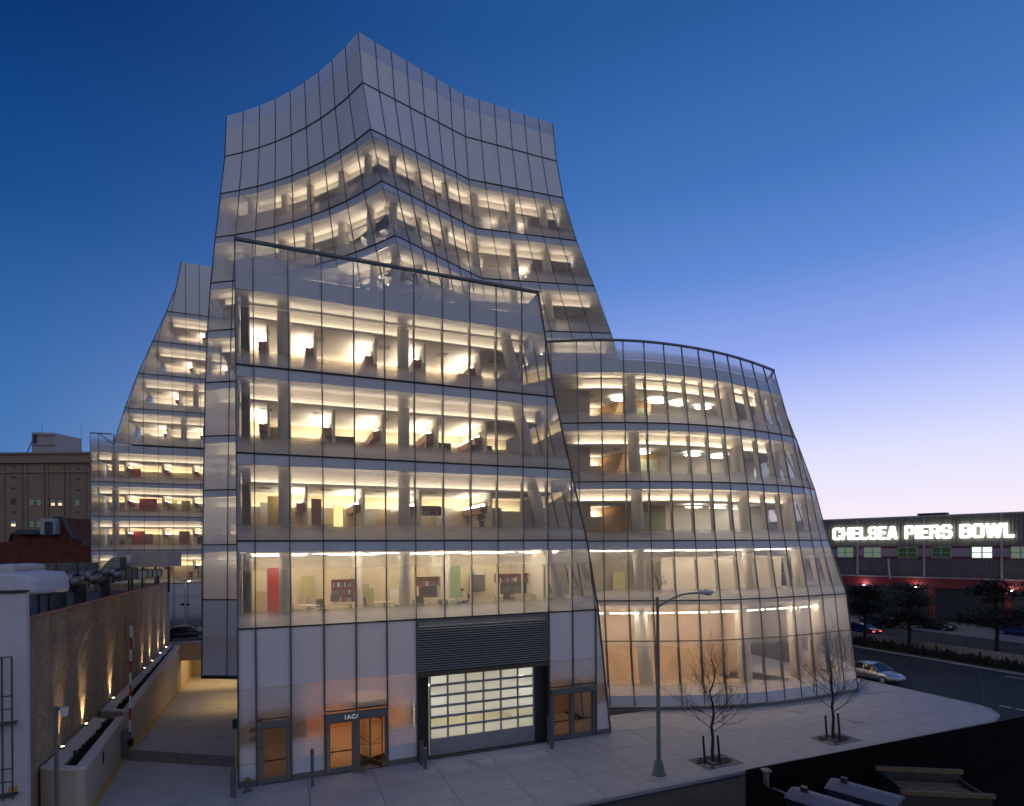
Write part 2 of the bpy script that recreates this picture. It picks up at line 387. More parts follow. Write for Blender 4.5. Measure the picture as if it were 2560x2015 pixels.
def facade(cp, ncol, rows, lines, parent=BLD, keep=None, mull_w=.045, line_h=.065, zmin=None, matfor=None, skipmull=()):
    """cp(j,z) -> point on column j; rows: (z0,z1,material,name,solid,v0,v1); lines: z of the black joint lines"""
    for (z0, z1, m, nm, solid, v0, v1) in rows:
        for j in range(ncol - 1):
            if keep and not keep(j, z0, z1): continue
            q = [cp(j, z0), cp(j + 1, z0), cp(j + 1, z1), cp(j, z1)]
            if (q[0] - q[1]).length < .06 and (q[2] - q[3]).length < .06: continue
            mm = m
            if matfor: mm = matfor(j, z0, z1, m) or m
            pane_obj(nm, q, mm, parent, v0, v1, solid)
    zs = sorted({r[0] for r in rows} | {r[1] for r in rows})
    for j in range(ncol):
        if j in skipmull: continue
        g = MB(); last = None
        for z0, z1 in zip(zs[:-1], zs[1:]):
            if keep and not (keep(j, z0, z1) or (j > 0 and keep(j - 1, z0, z1))): continue
            a, b = cp(j, z0), cp(j, z1)
            if j > 0 and (cp(j, z0) - cp(j - 1, z0)).length < .05 and (cp(j, z1) - cp(j - 1, z1)).length < .05: continue
            k0, k1 = max(j - 1, 0), min(j + 1, ncol - 1)
            t = cp(k1, z0) - cp(k0, z0)
            if t.length < .01: t = cp(j, z0) - cp(max(j - 2, 0), z0)
            nr = Vector((t.y, -t.x, 0)).normalized()
            g.bar(a, b, mull_w, .09, nr)
        if g.f: ob('mullion', g, MULL, parent, world=True)
    for z in lines:
        g = MB()
        for j in range(ncol - 1):
            if keep and not (keep(j, z - .1, z) or keep(j, z, z + .1)): continue
            a, b = cp(j, z), cp(j + 1, z)
            if (a - b).length < .05: continue
            t = (b - a).normalized(); nr = Vector((t.y, -t.x, 0)).normalized()
            g.bar(a + nr * .012, b + nr * .012, .1, line_h)
        if g.f: ob('floor_joint', g, BLK, parent, world=True)
def storey(z0, z1, glassm, sp=.55):
    return [(z0, z1 - sp, glassm, 'window_pane', False, 0, 1), (z1 - sp, z1, SPAN, 'spandrel_panel', True, 0, 1)]

# ---------- front block
SC = [0.0, .77] + [.77 + 1.522 * k for k in range(1, 14)]
ET = [(0, 20.0), (7.38, 19.22), (11.48, 18.51), (15.58, 17.49), (19.68, 16.49), (25.5, 15.5)]
def fe(z): return lerp_table([(a, b) for a, b in ET], z)
def fcp(j, z): return FR(min(SC[j], fe(z)), 0, z)
SC2 = SC + [21.0]
def fcp(j, z): return FR(min(SC2[j], fe(z)), 0, z)
NF = len(SC2)
rows = storey(7.38, 11.48, G_VIS) + storey(11.48, 15.58, G_VIS) + storey(15.58, 19.68, G_VIS)
rows += [(19.68, 23.2, G_VIS, 'window_pane', False, 0, 1), (23.2, 24.15, SPAN, 'spandrel_panel', True, 0, 1), (24.15, 25.5, G_PAR, 'parapet_pane', False, 0, 1)]
facade(fcp, NF, rows, ZF)
ob('parapet_rail', MB().bar(FR(-.03, -.02, 25.5), FR(15.53, -.02, 25.5), .2, .12), MULL, BLD, world=True)
# ground floor of the front block: door bays are 1, 3-4, garage 6-9, right doors 11-12 (by column of panes)
def col_of(s): return s
DOORS = [(.77, 2.292), (3.814, 6.858), (16.0, 19.0)]
GAR = (8.38, 15.99)
for j in range(NF - 1):
    s0, s1 = SC2[j], SC2[j + 1]
    if s0 >= GAR[0] - .05 and s1 <= GAR[1] + .05: continue
    if s0 > 19.9: continue
    q = lambda z0, z1: [fcp(j, z0), fcp(j + 1, z0), fcp(j + 1, z1), fcp(j, z1)]
    pane_obj('frosted_panel', q(4.55, 7.38), G_FULL, BLD)
    door = any(s0 >= a - .05 and s1 <= b + .05 for a, b in DOORS)
    if door:
        pane_obj('window_pane', q(3.12, 4.55), G_GRD, BLD, .45, 1)
    else:
        pane_obj('window_pane', q(1.05, 4.55), G_GRD, BLD, 0, 1)
        pane_obj('spandrel_panel', q(.28, 1.05), SPAN, BLD, solid=True)
        ob('base_plate', MB().bar(fcp(j, .14), fcp(j + 1, .14), .12, .27), STEEL, BLD, world=True)
for j in range(NF - 1):
    s = SC2[j]
    if GAR[0] + .1 < s < GAR[1] - .1 or s > 19.9: continue
    z0 = 3.0 if any(a + .1 < s < b - .1 for a, b in DOORS) else 0
    ob('mullion', MB().bar(fcp(j, z0), fcp(j, 7.38), .07, .16, -NN), MULL, BLD, world=True)
ob('mullion', MB().bar(FR(fe(0), 0, 0), FR(fe(7.38), 0, 7.38), .07, .16, -NN), MULL, BLD, world=True)
ob('end_mullion', MB().bar(FR(fe(7.38), 0, 7.38), FR(fe(11.48), 0, 11.48), .05, .15, -NN).bar(FR(fe(11.48), 0, 11.48), FR(fe(15.58), 0, 15.58), .05, .15, -NN).bar(FR(fe(15.58), 0, 15.58), FR(fe(19.68), 0, 19.68), .05, .15, -NN).bar(FR(fe(19.68), 0, 19.68), FR(fe(25.5), 0, 25.5), .05, .15, -NN), MULL, BLD, world=True)
# returns of the front block
def rcp(j, z): return FR(fe(z), [0, 1.6, 3.2, 5.2][j], z)
facade(rcp, 4, [(0, 7.38, SPAN, 'spandrel_panel', True, 0, 1)] + rows, [7.38] + ZF[1:])
ob('end_wall', MB().hexa([FR(.02, .1, 0), FR(.12, .1, 0), FR(.12, 12, 0), FR(.02, 12, 0), FR(.02, .1, 24.1), FR(.12, .1, 24.1), FR(.12, 12, 24.1), FR(.02, 12, 24.1)]), SPAN, BLD, world=True)
def slab(pts, z, th=.42, m=None, name='floor_slab'):
    return ob(name, MB().prism([(p.x, p.y) for p in pts], z - th, z), m or [WHITE], BLD, world=True)
def fl(z, back=11): return [FR(.14, .24), FR(fe(z) - .3, .24), FR(fe(z) - .3, back), FR(.14, back)]
for z in ZF: slab(fl(z), z)
slab(fl(24.0), 23.95, .5, name='roof_slab')

# ---------- office fit-out helpers
def offset(pts, t):
    out = []
    for i, p in enumerate(pts):
        ns = []
        for a, b in ((i - 1, i), (i, i + 1)):
            if 0 <= a and b < len(pts):
                d = (pts[b] - pts[a]); d.z = 0
                if d.length > 1e-4: d.normalize(); ns.append(Vector((-d.y, d.x, 0)))
        nn = sum(ns, Vector((0, 0, 0))) / len(ns); nn.normalize()
        out.append(Vector((p.x, p.y, 0)) + nn * (t / max(.5, nn.dot(ns[0]))))
    return out
def vstrip(g, pts, z0, z1):
    for a, b in zip(pts[:-1], pts[1:]): g.quad(a + UP * z0, b + UP * z0, b + UP * z1, a + UP * z1)
def hstrip(g, P, Q, z):
    for i in range(len(P) - 1): g.quad(P[i] + UP * z, P[i + 1] + UP * z, Q[i + 1] + UP * z, Q[i] + UP * z)
def along(pts, s):
    for a, b in zip(pts[:-1], pts[1:]):
        d = (b - a); d.z = 0; l = d.length
        if s <= l or (b is pts[-1]): d.normalize(); return Vector((a.x, a.y, 0)) + d * s, Vector((-d.y, d.x, 0)), d
        s -= l
def plen(pts): return sum((Vector((b.x - a.x, b.y - a.y, 0))).length for a, b in zip(pts[:-1], pts[1:]))
def office(pts, zf, zc, depth=6.5, walls=(), cove=True, tubes=(), wash=True, wallm=CREAM, colm=(), drop=.85, t0=2.0, side=-1, ecove=None, ewash=None, bup=True, eback=None):
    P = [Vector((p.x, p.y, 0)) for p in pts]
    top = zc - .43; zl = top - drop
    if cove:
        g = MB(); a, b, c = offset(P, t0 - .34), offset(P, t0), offset(P, depth)
        hstrip(g, a, b, zl); hstrip(g, b, c, zl); vstrip(g, a, zl, zl + .13); vstrip(g, b, zl + .06, top)
        ob('drop_ceiling', g, TAUPE, BLD, world=True)
        g = MB(); hstrip(g, offset(P, t0 - .26), offset(P, t0 - .04), zl + .06)
        ob('cove_light', g, ecove or E_COVE, BLD, world=True)
    else: zl = top
    g = MB(); vstrip(g, offset(P, depth), zf, zl); ob('back_wall', g, wallm, BLD, world=True)
    g = MB(); hstrip(g, offset(P, .3), offset(P, depth), zf + .012); ob('floor_finish', g, FLOOR, BLD, world=True)
    tot = plen(P)
    if cove and bup:
        g = MB(); a, b = offset(P, depth - .5), offset(P, depth - .02)
        hstrip(g, a, b, zf + 1.95); vstrip(g, a, zf + 1.95, zf + 2.05); vstrip(g, a, zf, zf + 1.95)
        ob('back_cabinet', g, wallm, BLD, world=True)
        g = MB(); hstrip(g, offset(P, depth - .38), offset(P, depth - .2), zf + 1.97); ob('added_fill_strip', g, eback or E_BACK, BLD, world=True)  # fill strip added out of sight on the cabinet top to brighten the ceiling
    for s in walls:
        p, n, d = along(P, s)
        g = MB().hexa([p + n * 2.1 - d * .05 + UP * zf, p + n * 2.1 + d * .05 + UP * zf, p + n * depth + d * .05 + UP * zf, p + n * depth - d * .05 + UP * zf,
                       p + n * 2.1 - d * .05 + UP * (zl - .005), p + n * 2.1 + d * .05 + UP * (zl - .005), p + n * depth + d * .05 + UP * (zl - .005), p + n * depth - d * .05 + UP * (zl - .005)])
        ob('partition_wall', g, WHITE, BLD, world=True)
        if wash:
            sg = side
            zc0 = zf + 1.62 + random.uniform(-.05, .1); ta, tb = 2.7 + random.uniform(0, .4), depth - .5
            g = MB().hexa([p + n * ta + d * .06 * sg + UP * zc0, p + n * ta + d * .46 * sg + UP * zc0, p + n * tb + d * .46 * sg + UP * zc0, p + n * tb + d * .06 * sg + UP * zc0,
                           p + n * ta + d * .06 * sg + UP * (zc0 + .42), p + n * ta + d * .46 * sg + UP * (zc0 + .42), p + n * tb + d * .46 * sg + UP * (zc0 + .42), p + n * tb + d * .06 * sg + UP * (zc0 + .42)])
            ob('wall_cabinet', g, CAB, BLD, world=True)
            w = MB().hexa([p + n * (ta + .1) + d * .30 * sg + UP * (zc0 + .43), p + n * (ta + .1) + d * .42 * sg + UP * (zc0 + .43), p + n * (tb - .1) + d * .42 * sg + UP * (zc0 + .43), p + n * (tb - .1) + d * .30 * sg + UP * (zc0 + .43), p + n * (ta + .1) + d * .22 * sg + UP * (zc0 + .56), p + n * (ta + .1) + d * .40 * sg + UP * (zc0 + .47), p + n * (tb - .1) + d * .40 * sg + UP * (zc0 + .47), p + n * (tb - .1) + d * .22 * sg + UP * (zc0 + .56)])
            sh_ = MB().bar(p + n * ta + d * .19 * sg + UP * (zc0 + .52), p + n * tb + d * .19 * sg + UP * (zc0 + .52), .02, .2)
            ob('uplight_reflector', sh_, WHITE, BLD, world=True)
            ob('cabinet_uplight', w, ewash or E_WASH, BLD, world=True)
    Q_ = offset(P, 3.3); l_ = plen(Q_); k_ = .9 + random.uniform(0, .6)
    while k_ < l_ - .8:
        c0, n0, d0 = along(Q_, k_)
        ob('ceiling_diffuser', MB().hexa([c0 - d0 * .3 - n0 * .3 + UP * (zl - .03), c0 + d0 * .3 - n0 * .3 + UP * (zl - .03), c0 + d0 * .3 + n0 * .3 + UP * (zl - .03), c0 - d0 * .3 + n0 * .3 + UP * (zl - .03), c0 - d0 * .3 - n0 * .3 + UP * (zl - .002), c0 + d0 * .3 - n0 * .3 + UP * (zl - .002), c0 + d0 * .3 + n0 * .3 + UP * (zl - .002), c0 - d0 * .3 + n0 * .3 + UP * (zl - .002)]), mat('diffuser_grille', (.34, .31, .28), .6), BLD, world=True)
        k_ += random.uniform(2.4, 3.6)
    Q_ = offset(P, depth - .62); l_ = plen(Q_); k_ = random.uniform(.3, 1.2)
    while k_ < l_ - 1.6:
        w_ = random.uniform(.7, 1.5); c0, n0, d0 = along(Q_, k_); h_ = random.uniform(1.2, 2.1)
        m_ = random.choice(BOARDS); y0_ = random.choice((.02, .02, .8))
        ob('wall_board', MB().hexa([c0 + UP * (zf + y0_), c0 + d0 * w_ + UP * (zf + y0_), c0 + d0 * w_ + n0 * .05 + UP * (zf + y0_), c0 + n0 * .05 + UP * (zf + y0_), c0 + UP * (zf + y0_ + h_ * .8), c0 + d0 * w_ + UP * (zf + y0_ + h_ * .8), c0 + d0 * w_ + n0 * .05 + UP * (zf + y0_ + h_ * .8), c0 + n0 * .05 + UP * (zf + y0_ + h_ * .8)]), m_, BLD, world=True)
        k_ += w_ + random.uniform(.5, 3.2)
    for (t, z, gap) in tubes:
        Q = offset(P, t); l = plen(Q); k = 0.4
        while k < l - .6:
            a, _, d = along(Q, k); b, _, _ = along(Q, min(k + 2.6, l - .1))
            ob('tube_light', MB().bar(a + UP * (zl - z), b + UP * (zl - z), .09, .05), E_TUBE, BLD, world=True)
            k += 2.6 + gap
    for (s, t, r, lean) in colm:
        p, n, d = along(P, s)
        ob('column', MB().cyl(p + n * t + d * lean + UP * zf, p + n * t + UP * (top + .02), r, r, 20), COLM, BLD, world=True, smooth=True)
    return zl
# ---------- front block interiors
def fp(z): return [FR(.15, 0), FR(fe(z) - .35, 0)]
FC = [(1.95, 1.25, .31, 0), (7.9, 1.25, .31, 0)]
W0 = [2.9 + 3.04 * k for k in range(5)]
office(fp(11.4), 7.38, 11.48, 7.2, walls=[5.75, 10.6, 16.5], wash=False, cove=False, tubes=[(1.5, .22, .25), (3.2, .3, 1.2), (5.4, .3, 1.5)], colm=FC + [(16.3, 1.3, .34, 1.1)])
office(fp(15.5), 11.48, 15.58, 6.8, walls=[3.0, 5.9, 9.0, 13.2], colm=FC + [(15.3, 1.3, .34, 1.1)])
office(fp(19.6), 15.58, 19.68, 6.8, walls=[1.2, 4.4, 7.0, 10.0, 12.9], colm=FC + [(14.5, 1.3, .34, 1.1)])
office(fp(23.6), 19.68, 23.75, 6.8, walls=[1.2, 3.5, 6.6, 9.3, 12.6], colm=FC + [(13.8, 1.3, .34, .9)])
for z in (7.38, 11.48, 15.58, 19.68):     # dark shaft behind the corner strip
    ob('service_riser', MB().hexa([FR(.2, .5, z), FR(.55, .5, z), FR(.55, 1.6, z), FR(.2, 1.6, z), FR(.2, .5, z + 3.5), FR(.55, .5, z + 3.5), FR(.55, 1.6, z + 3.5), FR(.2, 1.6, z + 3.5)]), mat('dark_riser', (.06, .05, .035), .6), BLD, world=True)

ob('core_wall', MB().hexa([FR(15.2, 7.3, 7.4), FR(23, 7.3, 7.4), FR(23, 14, 7.4), FR(15.2, 14, 7.4), FR(15.2, 7.3, 23.4), FR(23, 7.3, 23.4), FR(23, 14, 23.4), FR(15.2, 14, 23.4)]), mat('core_taupe', (.42, .37, .32), .8), BLD, world=True)
# ---------- curved block
tops = [(1376, 853.7), (1445, 850), (1504.6, 848.4), (1557, 849), (1610, 852.8), (1659.8, 858), (1705, 864), (1744.7, 871), (1782.7, 878), (1818, 886.5), (1850, 895.5), (1879, 904.5), (1907, 914.5), (1934, 925.8)]
mids = [(1511, 1502.3), (1572, 1502), (1635, 1501.6), (1692, 1501.3), (1748, 1500.8), (1804, 1499.8), (1852, 1498), (1899, 1496), (1945, 1493.7), (1985, 1491.5), (2022, 1489.5), (2057, 1487.5), (2088, 1485.7), (2115, 1484)]
bots = [(1526, 1775), (1588, 1775.6), (1650, 1775.3), (1706, 1774.5), (1764, 1773.3), (1820, 1771.2), (1871, 1768.5), (1919, 1764.5), (1965, 1759.2), (2006, 1753.5), (2043, 1747.5), (2080, 1741), (2113, 1735), (2145, 1729)]
CT = [pz(x, y, 25.5) for x, y in tops]; CM = [pz(x, y, 7.38) for x, y in mids]; CB = [pz(x, y, 0) for x, y in bots]
for A in (CT, CM, CB):
    for p in A: p.z = 0
    for it in range(2):
        A[1:-1] = [(A[i - 1] + A[i] * 2 + A[i + 1]) / 4 for i in range(1, len(A) - 1)]
    d = Matrix.Rotation(math.radians(7), 3, 'Z') @ A[-1].normalized(); ang = 8
    for k in range(8 if A is CT else 6):
        A.append(A[-1] + d * 1.6); d = Matrix.Rotation(math.radians(ang), 3, 'Z') @ d
    for k in range(1 if A is CT else 3): d0 = (A[0] - A[1]).normalized(); A.insert(0, A[0] + d0 * 1.6)
NC = len(CT)
def ccp(k, z):
    if z >= 7.38: w = lerp_table([(25.5, 0), (19.68, .42), (15.58, .64), (11.48, .80), (7.38, 1)], z); p = CT[k].lerp(CM[k], w)
    else: p = CB[k].lerp(CM[k], z / 7.38)
    return Vector((p.x, p.y, z))
crows = [(.24, .98, SPAN, 'spandrel_panel', True, 0, 1), (.98, 4.62, G_LOB, 'window_pane', False, 0, 1), (4.66, 7.38, G_LOBU, 'window_pane', False, 0, 1)] + rows
facade(ccp, NC, crows, ZF, mull_w=.06)
g = MB(); g2 = MB(); g3 = MB()
for k in range(NC - 1):
    g.bar(ccp(k, .11), ccp(k + 1, .11), .14, .23); g2.bar(ccp(k, 25.5), ccp(k + 1, 25.5), .2, .12); g3.bar(ccp(k, 4.64), ccp(k + 1, 4.64), .1, .06)
ob('base_plate', g, STEEL, BLD, world=True); ob('parapet_rail', g2, MULL, BLD, world=True); ob('transom', g3, MULL, BLD, world=True)
for k in range(2, 15):                     # deep fins behind the lobby glass
    ob('lobby_fin', MB().hexa([ccp(k, 1.3) + NN * .1, ccp(k, 1.3) + NN * .1 + D * .06, ccp(k, 1.3) + NN * .22 + D * .06, ccp(k, 1.3) + NN * .22, ccp(k, 7) + NN * .1, ccp(k, 7) + NN * .1 + D * .06, ccp(k, 7) + NN * .22 + D * .06, ccp(k, 7) + NN * .22]), mat('fin_dark', (.05, .055, .08), .4), BLD, world=True)
def cpl(z, a=0, b=None): return [ccp(k, z) for k in range(a, b or NC)]
ob('core_wall', MB().prism([(7, 48), (15, 48.5), (20.5, 51.5), (22, 57), (21, 66), (5, 66)], 7.0, 23.4), mat('core_taupe', (.42, .37, .32), .8), BLD, world=True)
def cslab(z, ins=.25):
    o = offset(cpl(z), ins); return o + [FR(24, 22), FR(14, 22)]
for z in ZF: slab(cslab(z), z)
slab(cslab(24), 23.95, .5, name='roof_slab')
ccol = lambda lean: [(7.6, 1.5, .42, lean * .3), (17.0, 1.6, .42, lean), (22.5, 1.5, .42, lean * 1.3)]
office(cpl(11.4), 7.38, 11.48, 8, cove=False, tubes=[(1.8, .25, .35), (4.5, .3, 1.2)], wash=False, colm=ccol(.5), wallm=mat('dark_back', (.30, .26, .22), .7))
office(cpl(15.5), 11.48, 15.58, 7, walls=(3.6,), colm=ccol(.6), wallm=TAUPE, eback=E_BACK2, ecove=E_COVE2)
office(cpl(19.6), 15.58, 19.68, 7, walls=(3.4,), colm=ccol(.6), wallm=TAUPE, eback=E_BACK2, ecove=E_COVE2)
office(cpl(23.6), 19.68, 23.75, 7, walls=(3.2,), colm=ccol(.5), wallm=TAUPE, eback=E_BACK2, ecove=E_COVE2)
for zf, zc in ((7.38, 11.48), (11.48, 15.58), (15.58, 19.68), (19.68, 23.75)):
    P_ = cpl(zc - .1); w6, w3 = offset(P_, 6), offset(P_, 3.2)
    g = MB(); vstrip(g, [w6[7], w6[9], w3[15], w3[19], w3[21]], zf, zc - 1.25); ob('partition_wall', g, TAUPE, BLD, world=True)
    for k in range(2, 18):
        a0, a1 = ccp(k, zf + .35), ccp(k, zc - .75); t_ = (ccp(k + 1, zc) - ccp(k - 1, zc)); t_.z = 0; t_.normalize(); n_ = Vector((-t_.y, t_.x, 0))
        ob('window_fin', MB().hexa([a0 + n_ * .1, a0 + n_ * .1 + t_ * .07, a0 + n_ * .42 + t_ * .07, a0 + n_ * .42, a1 + n_ * .1, a1 + n_ * .1 + t_ * .07, a1 + n_ * .42 + t_ * .07, a1 + n_ * .42]), COLM, BLD, world=True)
for zf, zc in ((7.38, 11.48), (11.48, 15.58), (15.58, 19.68), (19.68, 23.75)):
    for s_ in SC[2:]:
        if s_ > fe(zc) - .2: continue
        ob('window_fin', MB().hexa([FR(s_, .08, zf + .3), FR(s_ + .05, .08, zf + .3), FR(s_ + .05, .38, zf + .3), FR(s_, .38, zf + .3), FR(s_, .08, zc - .72), FR(s_ + .05, .08, zc - .72), FR(s_ + .05, .38, zc - .72), FR(s_, .38, zc - .72)]), COLM, BLD, world=True)
AMB = mat('amber_panel', (.62, .36, .12), .5, emit=None); PALE = mat('pale_green_glass_wall', (.62, .62, .34), .4)
E_DISC = emat('disc_lamp', (1, .93, .8), 9.0)
for zi, (zf, zc, ks) in enumerate(((19.68, 23.75, (4.6, 7.0, 8.6, 10.6)), (15.58, 19.68, (5.6, 9.0, 11.0)), (11.48, 15.58, (8.6, 10.3, 12.0)))):
    P = cpl(zc - .1); zl = zc - 1.31
    for k in ks:
        k0 = int(k); a = P[k0].lerp(P[k0 + 1], k - k0); q = offset(P, 3.4); b = q[k0].lerp(q[k0 + 1], k - k0)
        m = MB().ell((0, 0, 0), .72, .5, .06, 20, 6)
        ob('disc_ceiling_light', m, E_DISC, BLD, world=False, loc=Vector((b.x, b.y, zl - .2)) - BLD.location, rz=RZ, smooth=True)
    # amber meeting room seen through the glass
    q1, q2 = offset(P, 4.2), offset(P, 6.6)
    a, b, c, d_ = q1[4], q1[7], q2[7], q2[3]
    ob('meeting_room', MB().hexa([a + UP * zf, b + UP * zf, c + UP * zf, d_ + UP * zf, a + D * 1.1 + UP * (zl - .03), b + UP * (zl - .03), c + UP * (zl - .03), d_ + D * 1.1 + UP * (zl - .03)]), AMB, BLD, world=True)
    e, f = q1[5] - NN * .06, q1[7] - NN * .06
    ob('meeting_room_window', MB().hexa([e + UP * (zf + .1), f + UP * (zf + .1), f + NN * .04 + UP * (zf + .1), e + NN * .04 + UP * (zf + .1), e + D * .5 + UP * (zl - .55), f - D * .2 + UP * (zl - .55), f + NN * .04 - D * .2 + UP * (zl - .55), e + NN * .04 + D * .5 + UP * (zl - .55)]), PALE, BLD, world=True)
# lobby of the curved block
lob = [Vector((p.x, p.y, 0)) for p in cpl(7.3)]
g = MB(); hstrip(g, offset(lob, .35), offset(lob, 9), .02); ob('floor_finish', g, mat('lobby_floor', (.45, .36, .26), .3, noise=.06), BLD, world=True)
g = MB(); vstrip(g, offset(lob, 8.5), 0, 7.0); ob('lobby_screen_wall', g, mat('lobby_wall', (.62, .42, .25), .5, noise=.25, scale=.5), BLD, world=True)
Q = offset(lob, 1.6); l = plen(Q); k = .5
while k < l - 3:
    a, _, d = along(Q, k); b, _, _ = along(Q, k + 2.1)
    ob('tube_light', MB().bar(a + UP * 6.35, b + UP * 6.35, .1, .06), E_TUBE, BLD, world=True); k += 2.45
g = MB(); hstrip(g, offset(lob, 3.2), offset(lob, 3.8), 6.9); ob('ceiling_light', g, emat('lobby_lamp', (1, .74, .46), 6.5), BLD, world=True)
g = MB(); hstrip(g, offset(lob, 6.8), offset(lob, 7.3), 6.9); ob('ceiling_light', g, emat('lobby_lamp', (1, .74, .46), 6.5), BLD, world=True)
for s, t in ((8.2, 2.0), (16.6, 1.9), (22.0, 2.0), (27, 2)):
    p, n, d = along(lob, s)
    ob('column', MB().cyl(p + n * t + UP * 0, p + n * t - d * .6 + UP * 6.95, .48, .48, 22), COLM, BLD, world=True, smooth=True)

# ---------- tower
TA = [(48.3, Vector((-10.79, 41.10, 0))), (44.2, Vector((-10.35, 40.6, 0))), (40.2, Vector((-9.57, 39.65, 0))), (36.1, Vector((-8.68, 38.89, 0))), (32, Vector((-7.64, 38.18, 0))), (27.9, Vector((-6.7, 37.5, 0))), (20, Vector((-6.7, 37.5, 0)))]
TB = [(48.3, Vector((-3.71, 46.86, 0))), (44.2, Vector((-3.49, 46.0, 0))), (40.2, Vector((-3.21, 45.1, 0))), (36.1, Vector((-2.73, 44.66, 0))), (32, Vector((-2.2, 44.33, 0))), (27.9, Vector((-1.6, 44.0, 0))), (20, Vector((-1.6, 44, 0)))]
TR = [(48.3, Vector((3.84, 50.11, 0))), (44.2, Vector((4.08, 49.0, 0))), (40.2, Vector((4.49, 47.6, 0))), (36.1, Vector((5.45, 46.64, 0))), (32, Vector((6.73, 45.77, 0))), (27.9, Vector((7.91, 44.95, 0))), (23.8, Vector((8.9, 44.2, 0)))]
TL = [(48.3, Vector((-24.2, 48.99, 0))), (44.2, Vector((-23.92, 48.1, 0))), (40.2, Vector((-23.6, 46.7, 0))), (36.1, Vector((-23.55, 45.74, 0))), (32, Vector((-23.45, 44.77, 0))), (27.9, Vector((-23.27, 43.9, 0))), (23.8, Vector((-23.2, 43.4, 0))), (15.6, Vector((-23.15, 42.9, 0))), (1.7, Vector((-23.2, 42.6, 0)))]
NL, NAB, NBR = 9, 7, 6
def tcp(j, z):
    L_, A_, B_, R_ = (lerp_table(t, z) for t in (TL, TA, TB, TR))
    if j <= NL:
        u = j / NL; p = L_.lerp(A_, u); d = (A_ - L_).normalized(); p = p + Vector((-d.y, d.x, 0)) * (4 * u * (1 - u) * 1.05)
    elif j <= NL + NAB: p = A_.lerp(B_, (j - NL) / NAB)
    else: p = B_.lerp(R_, (j - NL - NAB) / NBR)
    return Vector((p.x, p.y, z))
NT = NL + NAB + NBR + 1
TZ = [27.9, 32.0, 36.1, 40.2]
trows = storey(23.8, 27.9, G_TOW) + storey(27.9, 32, G_TOW) + storey(32, 36.1, G_TOW) + storey(36.1, 40.2, G_TOW)
trows += [(40.2, 44.2, SPAN2, 'screen_panel', True, 0, 1), (44.2, 46.95, SPAN2, 'screen_panel', True, 0, 1), (46.95, 48.3, glass('screen_glass', [(0, .9), (1, .86)], trans=.35), 'parapet_pane', False, 0, 1)]
def tmat(j, z0, z1, m):
    if m is G_TOW and j < 3 and z0 > 31: return G_MIST
facade(tcp, NT, trows, [27.9, 32, 36.1, 40.2, 44.2], line_h=.05, mull_w=.042, matfor=tmat)
lrows = [(1.75, 4.6, G_MIST, 'window_pane', False, 0, .6), (4.6, 7.38, G_FULL, 'frosted_panel', False, 0, 1)]
for a, b in ((7.38, 11.48), (11.48, 15.58), (15.58, 19.68), (19.68, 23.8)): lrows += storey(a, b, G_MIST)
facade(tcp, 6, lrows, [7.38, 11.48, 15.58, 19.68, 23.8], line_h=.07, mull_w=.05)
g = MB()
for j in range(5): g.bar(tcp(j, 1.62), tcp(j + 1, 1.62), .25, .2)
ob('base_plate', g, BLK, BLD, world=True)
# left return of the tower
def lcp(j, z):
    p = lerp_table(TL, z); return Vector((p.x - 1.2 * j * .8, p.y + 4.0 * j, z))
facade(lcp, 3, [(1.75, 7.38, G_FULL, 'frosted_panel', False, 0, 1)] + lrows[2:] + trows[2:], [7.38, 11.48, 15.58, 19.68, 23.8, 27.9, 32, 36.1, 40.2, 44.2])
def tpoly(z, ins=.25, lo=0, hi=NT):
    o = offset([tcp(j, z) for j in range(lo, hi)], ins); return o
for z in TZ: slab(tpoly(z) + [Vector((2, 58, 0)), Vector((-27, 58, 0))], z)
slab(tpoly(46.5) + [Vector((2, 58, 0)), Vector((-27, 58, 0))], 46.2, .4, name='roof_slab')
ob('roof_screen_back', MB().bar((-27, 58, 44), (3, 58, 44), .2, 8.4), SPAN2, BLD, world=True)
for z in (7.38, 11.48, 15.58, 19.68, 23.8): slab(tpoly(z, .25, 0, 8) + [Vector((-14, 52, 0)), Vector((-26, 52, 0))], z)
slab(tpoly(1.72, .05, 0, 8) + [Vector((-14, 52, 0)), Vector((-26, 52, 0))], 1.72, .2, BLK, 'soffit')
tc_ = [(2.2, .9, .3, 0), (7.8, 1.2, .3, 0), (14, 1.2, .3, 0), (18.2, 1.2, .3, 0), (22.8, 1.2, .3, .2), (28.2, 1.2, .3, .3), (5.2, 1.4, .38, 0), (11.0, 1.4, .38, 0), (20.5, 1.6, .38, 0), (25, 1.4, .38, .3), (31, 1.5, .38, .5)]
for zf, zc, wl_ in ((27.9, 32, (6.5, 9.5, 12.5, 19, 22, 25, 28, 31)), (32, 36.1, (8, 12, 19, 22.5, 26, 30)), (36.1, 40.2, (7.8, 22, 27.5, 30))):
    office([tcp(j, zc - .2) for j in range(NT)], zf, zc, 6.2, walls=wl_, colm=tc_, wallm=TAUPE, t0=1.7)
office([tcp(j, 27.7) for j in range(NT)], 23.8, 27.9, 6.2, walls=(5, 9, 22, 26, 30), colm=tc_, wallm=TAUPE, t0=1.7)
for zf, zc in ((7.38, 11.48), (11.48, 15.58), (15.58, 19.68), (19.68, 23.8)):
    office([tcp(j, zc - .2) for j in range(7)], zf, zc, 5.5, walls=(3.5, 6.5), wallm=TAUPE, t0=1.7)
g = MB(); zs_ = [23.8, 27.9, 32, 36.1, 40.2, 44.2, 48.3]
